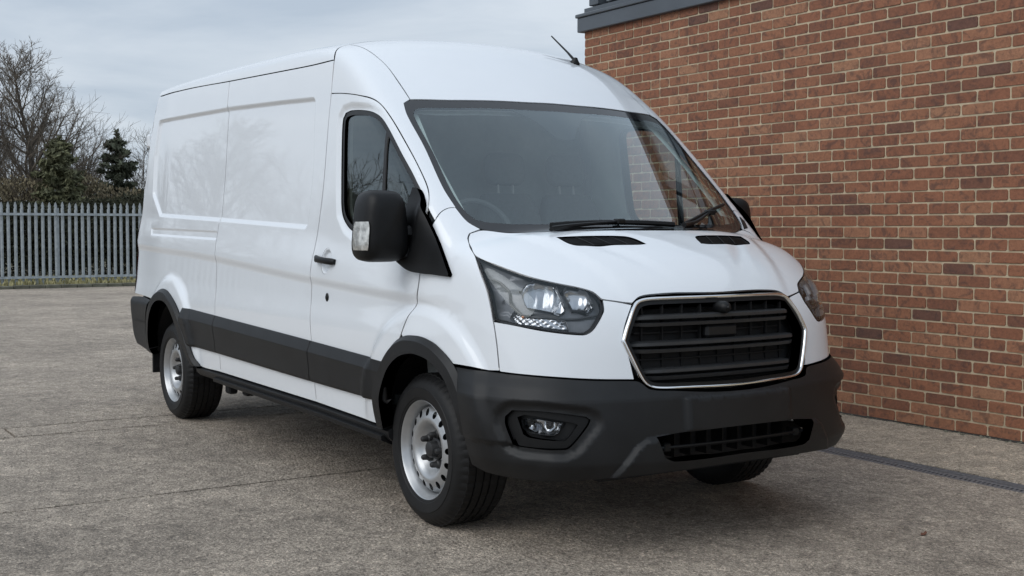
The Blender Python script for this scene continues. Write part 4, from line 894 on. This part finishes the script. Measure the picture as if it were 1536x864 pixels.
# rear end
rear_poly = [(z, y) for z, y in ((.85, .88), (1.2, .87), (1.6, .85), (2.0, .82), (2.25, .76), (2.38, .60), (2.42, 0))]
ro = [(-4.7, -y, z) for z, y in rear_poly]+[(-4.7, y, z) for z, y in rear_poly[::-1][1:]]
panel('rear_doors', ro, DirChart((1, 0, 0)), 'paint', van, res=.06, thick=.02)
for s in (-1, 1):
    m_ = (lambda P: P) if s == -1 else mir
    tl = [(-4.66,-.93,.87),(-4.66,-.93,1.2),(-4.65,-.92,1.42),(-4.69,-.87,1.42),(-4.71,-.88,1.2),(-4.71,-.89,.87)]
    panel('tail_light', m_(tl), DirChart((.8, -s*.6, 0)), 'red', van, off=.006, res=.04, thick=.03, gap=.002)
    for z in (1.20, 2.03):
        b = MB(); x = float(rear_z(z))-.012; b.box(x-.012, x+.05, s*.855 if s > 0 else -.90, .90 if s > 0 else -.855, z-.05, z+.05, .012); b.build('door_hinge', 'paint', van, 0)
# ---- door furniture: windows, seals, handle, lock, mirrors
Wn = np.array([(p[0], 0, p[1]) for p in WIN])
def w_in(d):
    q = resample(Wn, .03)[:, [0, 2]]; q = q if area2(q) > 0 else q[::-1]; q = inset(q, d); return [(a, -.95, c) for a, c in q]
def build_door(dr, s):
    m_ = (lambda P: P) if s == -1 else mir; ch = SIDE if s == -1 else DirChart((0, -1, 0))
    panel('window_seal', m_(w_in(.0)), ch, 'seal', dr, holes=[m_(w_in(.022))], off=-.004, res=.02, thick=.03, gap=0, hgap=0, corner=70, step=.02)
    panel('window_pane', m_(w_in(.015)), ch, 'sideglass', dr, off=-.014, res=.05, thick=0, gap=0, corner=70)
    dv = [(-.470,-.92,1.87),(-.448,-.92,1.845),(-.444,-.95,1.60),(-.434,-.97,1.275),(-.462,-.97,1.275),(-.472,-.95,1.60)]
    panel('window_divider', m_(dv), ch, 'seal', dr, off=-.008, res=.02, thick=.02, gap=0)
    # scooped grip and black pull handle
    cx, cz = -1.015, 1.188
    yb = s*(float(Ws(np.array(cx), np.array(cz)))+.0015)
    panel('handle_scoop', m_(SCOOP), ch, 'paint', dr, off=lambda x, y, z: -.001-.016*sst(.061, .044, np.sqrt((x+1.015)**2+(z-1.188)**2)), res=.008, thick=0, gap=-.002, corner=60)
    b = MB(); secs = []
    for t in np.linspace(0, 1, 11):
        x = -1.132+.236*t; z = 1.200-.014*t; h = .017+.004*sst(.25, .0, t)-.004*math.sin(t*math.pi)*.3; w = yb+s*(.012+.026*math.sin(math.pi*min(1, max(0, t)))**.5); h = h*(.75 if t in (0., 1.) else 1)
        secs.append([(x, yb-s*.002 if t in (0., 1.) else w-s*.018, z-h), (x, w-s*.006, z-h), (x, w, z-h*.6), (x, w, z+h*.6), (x, w-s*.006, z+h), (x, yb-s*.002 if t in (0., 1.) else w-s*.018, z+h)])
    b.sweep(None, secs); b.build('handle', 'trim', dr, 50)
    b = MB(); b.lathe([(0, .008), (.010, .007), (.017, .003), (.019, 0)], 20, 'y'); b.lathe([(0, .0095), (.005, .009), (.007, .0075)], 12, 'y'); o = b.build('door_lock', 'trim', dr); o.location = (-1.001, s*(float(Ws(np.array(-1.001), np.array(1.0)))+.001), .999); o.scale = (1, s, 1.25)
    # mirror foot on the window corner
    sail = [(-.115,-.94,1.548),(-.080,-.94,1.540),(.005,-.945,1.456),(.058,-.945,1.408),(.105,-.955,1.352),(.268,-.967,1.160),(.262,-.967,1.148),(.13,-.975,1.155),(.0,-.98,1.165),(-.13,-.98,1.205),(-.150,-.975,1.26),(-.145,-.96,1.40)]
    def s_off(x, y, z): return .022+.030*sst(.16, -.06, x)*sst(1.52, 1.38, z)
    mo = panel('door_mirror', m_(sail), ch, 'trim', dr.parent, off=s_off, res=.02, thick=.06, gap=0)
    # head
    b = MB(); cy0, cz0 = -1.142, 1.368; secs = []
    prof = [(-.085, .97), (-.07, 1.0), (-.02, 1.02), (.03, .99), (.06, .90), (.078, .74), (.086, .5), (.09, .0)]
    def head(sc):
        pts = []
        for t in np.linspace(0, 2*math.pi, 40, endpoint=False):
            c, sn = math.cos(t), math.sin(t); e = 2/4.6
            yy = math.copysign(abs(c)**e, c); zz = math.copysign(abs(sn)**e, sn)
            tap = 1-.24*(zz*.5+.5)
            pts.append((yy*.122*tap*sc+.012*zz*0, zz*.160*sc))
        return pts
    for dx_, sc in prof:
        secs.append([(-.105+dx_+.10*(u+.12)*.35, s*(1.125-u), cz0+v) for u, v in head(max(sc, .02))])
    b.sweep(None, secs); b.build('mirror_head', 'trim', mo, 50)
    b = MB(); b.sweep(None, [[(-.105+.10*(u+.12)*.35-.10, s*(1.142-u*.92), cz0+v*.93)] for u, v in head(1.0)], True, False) if False else None
    g2 = MB(); hp = head(.93); g2.add([(-.182+.10*(u+.12)*.35, s*(1.125-u), cz0+v) for u, v in hp], [tuple(range(40))]); g2.build('mirror_glass', 'chrome', mo, 0)
    # indicator lens wrapped round the outer lower edge, following the head's skin
    sc_ = _herm([p[0] for p in prof], [p[1] for p in prof]); b = MB(); secs = []
    for v in np.linspace(-.108, .020, 14):
        q_ = (v+.044)/.064; row = []
        for dx_ in np.linspace(-.060+.012*q_**4, .070-.008*q_**4, 16):
            sc = float(sc_(dx_)); bb_ = .160*sc; tap = 1-.24*(v/bb_*.5+.5); u = -.122*sc*tap*(1-min(.999, abs(v/bb_))**4.6)**(1/4.6)
            row.append((-.105+dx_+.035*(u+.12)+.0035, s*(1.125-u+.0045), cz0+v))
        secs.append(row)
    b.sweep(None, secs, False, False); b.build('mirror_indicator', 'indlens', mo, 50)
    if s == 1:
        for o_ in mo.children: o_.location = (-.09, -.045, 0)
    # two arms
    for z0, h in ((1.345, .022), (1.250, .026)):
        b = MB(); secs = []
        for t in np.linspace(0, 1, 7):
            y = .985+.085*t; x = -.075-.02*t; hh = h*(1.25-.25*t)
            secs.append([(x+.045, s*y, z0+hh-.01), (x+.05, s*y, z0-hh+.01), (x+.03, s*y, z0-hh), (x-.05, s*y, z0-hh), (x-.05, s*y, z0+hh), (x+.03, s*y, z0+hh)])
        b.sweep(None, secs); b.build('mirror_arm', 'trim', mo, 40)
M['indlens'] = simple('indicator_lens', (.60, .59, .56), .16, metal=.55, noise=.45, nscale=38, coat=.8, bump=.5, bscale=110)
door_l = mirror_y(door, van)
build_door(door, -1); build_door(door_l, 1)
# black quarter piece at the foot of each windscreen pillar
(panel('cowl_corner', mir([(.11,-.865,1.425),(.155,-.838,1.39),(.200,-.808,1.357),(.175,-.855,1.362),(.13,-.878,1.40)]), DirChart((-.3, -.6, -.7)), 'trim', van, off=.004, res=.02, thick=.01, gap=0))
# ---- wipers and aerial
def on_ws(P, h):
    P = np.array(P, float); d = np.broadcast_to(NOSE.d, P.shape); q = shoot(body0, P-NOSE.d*.6, d); return q+grad(body0, q)*h
for base, knee, tip, bl0, bl1 in (((.392,-.53,1.345), (.36,-.33,1.36), (.333,-.115,1.372), (.300,-.475,1.372), (.343,.215,1.366)), ((.382,.235,1.347), (.29,.40,1.385), (.20,.555,1.425), (.325,.30,1.38), (.085,.755,1.468))):
    e = MB(); p = on_ws(resample(np.array([base, knee, tip]), .04, False), .020); e.tube(p, np.linspace(.012, .006, len(p)), 8); w = e.build('wiper', 'trim', van)
    e = MB(); p = on_ws(np.linspace(np.array(bl0), np.array(bl1), 24), .011); n_ = grad(body0, p); up_ = np.array((-.3, 0, .4))
    e.sweep(None, [[q+nn*.010+up_*.004, q+nn*.006+up_*.02, q-nn*.010+up_*.008, q-nn*.010-up_*.006, q+nn*.006-up_*.018] for q, nn in zip(p, n_)]); e.build('wiper_blade', 'trim', w, 40)
    e = MB(); q = on_ws([tip], .018)[0]; e.box(q[0]-.022, q[0]+.022, q[1]-.024, q[1]+.024, q[2]-.012, q[2]+.014, .006); e.build('blade_clip', 'trim', w, 0)
ae = MB(); ae.lathe([(.032, -.012), (.028, .004), (.016, .018), (.009, .03)], 14, 'z'); ao = ae.build('aerial', 'trim', van); ao.location = (-.935, .54, 2.318); ao.rotation_euler = (0, R(22), 0)
ae = MB(); ae.tube([(0, 0, .012), (-.075, 0, .07), (-.24, 0, .185)], (.009, .006, .004), 8); mo_ = ae.build('mast', 'trim', ao); mo_.rotation_euler = (0, R(-22), 0)

# ---- wheels
def make_wheel():
    e = empty('wheel'); e.parent = van
    b = MB(); prof = [(.228,-.012),(.232,-.018),(.238,-.019),(.241,-.0225),(.262,-.026),(.283,-.028),(.286,-.0245),(.303,-.021),(.318,-.014),(.330,-.002),(.339,.010),(.346,.020)]
    tread = []
    for y0, y1 in ((.020,.052),(.062,.094),(.104,.130),(.140,.172),(.182,.212)): tread += [(.350,y0),(.350,y1),(.342,y1+.001),(.342,y1+.009)]
    prof = prof+tread[:-2]+[(.346,.214),(.335,.232),(.318,.246),(.28,.255),(.232,.246)]
    n = 168; V = []; F = []; m = len(prof)
    for k in range(n):
        w = 2*math.pi*k/n; notch = (k % 3 == 0)
        for j, (r, a) in enumerate(prof):
            rr_ = r-(.0045 if notch and (9 <= j <= 13 or j in (16, 17, 20, 21, 24, 25) and k % 6 == 0 or j >= 28 and j < 32) else 0)
            if 2 <= j <= 4: rr_ += 0
            V.append((rr_*math.cos(w), a, rr_*math.sin(w)))
    for k in range(n):
        q = (k+1) % n
        for j in range(m-1): F.append((k*m+j, k*m+j+1, q*m+j+1, q*m+j))
    b.add(V, F); b.build('tyre', 'rubber', e, 30)
    b = MB(); b.lathe([(.230,.0),(.230,-.010),(.226,-.014),(.221,-.010),(.218,.004),(.210,.012),(.206,.030),(.203,.060),(.203,.22)], 72, 'y'); rim = b.build('rim', 'silver', e, 40)
    # pressed steel disc with a ring of holes
    pr = _herm([.05,.075,.09,.105,.118,.130,.145,.160,.175,.190,.204], [.058,.056,.050,.036,.018,.008,.006,.011,.016,.024,.056])
    HN = 16; ang = lambda n_: np.linspace(0, 2*math.pi, n_, endpoint=False)
    outer = np.stack([.204*np.cos(ang(96)), .204*np.sin(ang(96))], 1); inner = np.stack([.055*np.cos(ang(40)), .055*np.sin(ang(40))], 1); hs = []
    for k in range(HN):
        w = 2*math.pi*k/HN; c_ = np.array((math.cos(w), math.sin(w))); t_ = np.array((-c_[1], c_[0])); hs.append(np.array([c_*(.171+0.0175*math.cos(a))+t_*.0145*math.sin(a) for a in ang(14)]))
    loops = [outer, inner]+hs; E = []; k = 0
    for lp in loops: E += [(k+i, k+(i+1) % len(lp)) for i in range(len(lp))]; k += len(lp)
    pts = np.vstack(loops+[np.stack([r*np.cos(ang(72)), r*np.sin(ang(72))], 1) for r in (.07,.08,.09,.10,.11,.12,.13,.14,.150,.194)])
    V2, _, T, *_q = delaunay_2d_cdt([Vector(p) for p in pts], E, [], 0, 1e-6); V2 = np.array([tuple(v) for v in V2]); T = np.array([t for t in T if len(t) == 3]); ce = V2[T].mean(1); ok = np.hypot(*ce.T) > .0545
    for h in hs: ok &= ~pip(h, ce[:, 0], ce[:, 1])
    T = T[ok]; r = np.hypot(*V2.T); P = np.stack([V2[:, 0], pr(r), V2[:, 1]], 1); s_ = (pr(r+.002)-pr(r-.002))/.004; nr = np.stack([V2[:, 0]/np.maximum(r, 1e-6)*s_, -np.ones(len(r)), V2[:, 1]/np.maximum(r, 1e-6)*s_], 1); nr /= np.linalg.norm(nr, axis=1, keepdims=True)
    fn = np.cross(P[T[:, 1]]-P[T[:, 0]], P[T[:, 2]]-P[T[:, 0]]); fl = fn[:, 1] > 0; T[fl] = T[fl][:, ::-1]
    link('disc', mesh_np('disc', P, T, nr), 'silver', rim)
    b = MB(); b.lathe([(0,.10),(.203,.10)], 40, 'y'); b.build('brake_drum', 'dark', e)
    b = MB(); b.lathe([(0,.006),(.022,.007),(.034,.012),(.038,.022),(.040,.045),(.050,.050),(.052,.060)], 32, 'y'); hb = b.build('hub_cap', 'hub', e)
    for k in range(5):
        w = 2*math.pi*k/5+.35; b = MB(); b.lathe([(0,.004),(.009,.006),(.013,.012),(.015,.035),(.020,.040),(.021,.058)], 12, 'y', (.072*math.cos(w), 0, .072*math.sin(w))); b.build('wheel_nut', 'hub', hb)
    return e
w0 = make_wheel()
def copy_part(o, parent):
    c = o.copy(); col.objects.link(c); c.parent = parent
    for ch in o.children: copy_part(ch, c)
    return c
for i, (x, s, rot) in enumerate(((0, -1, .3), (-3.75, -1, 1.1), (0, 1, .7), (-3.75, 1, .2))):
    w = w0 if i == 0 else copy_part(w0, van)
    w.location = (x, s*.955, .3475); w.rotation_euler = (0, rot, 0) if s == -1 else (math.pi, rot, 0)
# ---- wheel wells, underside, mud flaps
for cx, cz in ((AF[0]-.03, .38), (AR[0]-.05, .38)):
    for s in (-1, 1):
        b = MB(); a = np.linspace(R(-4), R(187), 30); rr_ = .47
        b.sweep(None, [[(cx+rr_*math.cos(t), s*.965, cz+rr_*.98*math.sin(t)), (cx+rr_*math.cos(t), s*.62, cz+rr_*.98*math.sin(t))] for t in a], False, False)
        b.add([(cx+rr_*math.cos(t), s*.62, cz+rr_*math.sin(t)) for t in a], [tuple(range(30))]); b.build('wheel_well', 'dark', van)
b = MB(); b.box(-4.6, -4.16, -.9, .9, .44, .50); b.box(-3.20, -.45, -.90, .90, .37, .46); b.box(-4.2, -3.1, -.60, .60, .44, .62); b.box(-.45, .82, -.58, .58, .30, .50); b.box(.45, .80, -.70, .70, .34, .40); ub = b.build('underbody', 'dark', van, 0)
for y, x0, x1, z, r_ in ((.25, -3.4, -.6, .30, .035), (-.35, -3.0, -1.6, .31, .05)):
    b = MB(); b.tube([(x0, y, z), ((x0+x1)/2, y, z+.01), (x1, y, z)], r_, 10); b.build('exhaust_pipe', 'dark', ub)
b = MB(); b.tube([(-3.75, -.8, .35), (-3.75, .8, .35)], .05, 10); b.lathe([(0,-.13),(.10,-.10),(.13,0),(.10,.10),(0,.13)], 16, 'y', (-3.75, 0, .35)); b.build('rear_axle', 'dark', ub)
for x, y in ((-3.02, -.80), (-2.86, -.74)):
    b = MB(); b.box(x-.045, x+.045, y-.03, y+.03, .25, .38, .01); b.build('spring_bracket', 'dark', ub, 0)
for s in (-1, 1):
    b = MB(); b.box(-4.215, -4.20, s*.74 if s > 0 else -.985, .985 if s > 0 else -.74, .285, .47, .005); b.build('mud_flap', 'rubber', van, 0)
# ---- inside: lining, bulkhead, dashboard, steering wheel, seats
core = MB(); core.box(.0, .58, -.72, .72, .45, 1.10); core.box(.58, .74, -.52, .52, .50, 1.02); core.build('engine_bay', 'dark', van, 0)
for s in (-1, 1):
    ch = SIDE if s == -1 else DirChart((0, -1, 0)); m_ = (lambda P: P) if s == -1 else mir
    ln = [(-1.25,2.06),(-.95,2.04),(-.75,2.005),(-.61,1.96),(-.49,1.895),(-.275,1.712),(-.11,1.565),(-.03,1.46),(.01,1.30),(-.02,1.0),(-.40,.95),(-1.25,.90)]
    panel('door_lining', m_(xz(ln)), ch, 'lighttrim', van, holes=[m_(w_in(.012))], off=-.055, res=.06, thick=0, gap=0)
    pl = [(-.98,-.86,2.10),(-.62,-.75,2.05),(-.515,-.76,1.98),(-.25,-.80,1.745),(-.03,-.81,1.546),(.07,-.81,1.453),(.04,-.92,1.44),(-.08,-.905,1.584),(-.27,-.897,1.728),(-.48,-.893,1.911),(-.62,-.90,1.985)]
    panel('pillar_lining', m_(pl), DirChart((-.3, -s*.75, -.6)), 'lighttrim', van, off=-.05, res=.05, thick=0, gap=0)
panel('headlining', sym([(-1.30,0,2.4),(-1.28,-.8,2.3),(-1.0,-.84,2.2),(-.60,-.80,2.0),(-.50,-.72,1.98),(-.43,-.50,1.99),(-.37,0,2.0)]), DirChart((-.2, 0, -1)), 'headliner', van, off=-.06, res=.07, thick=0, gap=0)
b = MB(); b.prism([(-.90, .45), (.90, .45), (.93, 1.2), (.86, 1.95), (.78, 2.22), (.4, 2.32), (-.4, 2.32), (-.78, 2.22), (-.86, 1.95), (-.93, 1.2)], 'x', -1.36, -1.33); b.build('bulkhead', 'interior', van, 0)
b = MB(); b.box(-1.33, .1, -.9, .9, .50, .55); b.build('cab_floor', 'dash', van, 0)
secs = []
for y in np.linspace(-.88, .88, 25):
    hump = .045*math.exp(-((y+.42)/.22)**2); fx = .22-.10*(y/.88)**2
    secs.append([(fx, y, 1.30), (.02, y, 1.345+hump*.6), (-.16, y, 1.335+hump), (-.24, y, 1.29+hump), (-.26, y, 1.15), (-.18, y, .95), (-.10, y, .60), (fx, y, .60)])
b = MB(); b.sweep(None, secs); b.build('dashboard', 'dash', van, 40)
b = MB(); t = np.linspace(0, 2*math.pi, 41); th = R(62)
b.tube([(-.40-.19*math.sin(a)*math.cos(th), -.42+.19*math.cos(a), 1.33+.19*math.sin(a)*math.sin(th)) for a in t], .015, 8, False); b.tube([(-.40, -.42, 1.33), (-.22, -.42, 1.22)], .035, 10); b.tube([(-.40, -.60, 1.33), (-.40, -.24, 1.33)], .014, 8); b.build('steering_wheel', 'seat', van)
def rbox(b, cx, cy, cz, sx, sy, sz, tilt=0, e=.35):
    for k in range(13):
        pass
    secs = []; ct, st = math.cos(tilt), math.sin(tilt)
    for v in np.linspace(-1, 1, 11):
        sc = (1-abs(v)**4)**.25 if abs(v) < 1 else .3
        sec = []
        for a in np.linspace(0, 2*math.pi, 24, endpoint=False):
            c, s_ = math.cos(a), math.sin(a); u = math.copysign(abs(c)**.5, c)*sx*max(sc, .6); w = math.copysign(abs(s_)**.5, s_)*sy*max(sc, .75); z = v*sz
            sec.append((cx+u*ct-z*st, cy+w, cz+u*st+z*ct))
        secs.append(sec)
    b.sweep(None, secs)
for y, wd in ((-.45, .24), (.17, .21), (.60, .21)):
    b = MB(); rbox(b, -1.02, y, 1.20, .075, wd, .36, R(14)); st_ = b.build('seat', 'seat', van, 50)
    b = MB(); rbox(b, -.80, y, .80, .25, wd, .09, R(-4)); b.build('cushion', 'seat', st_, 50)
    b = MB(); rbox(b, -1.115, y, 1.70, .05, .13, .09, R(10)); b.build('headrest', 'seat', st_, 50)
    b = MB(); b.tube([(-1.09, y-.05, 1.50), (-1.11, y-.05, 1.65)], .007, 6); b.tube([(-1.09, y+.05, 1.50), (-1.11, y+.05, 1.65)], .007, 6); b.build('headrest_post', 'silver', st_)
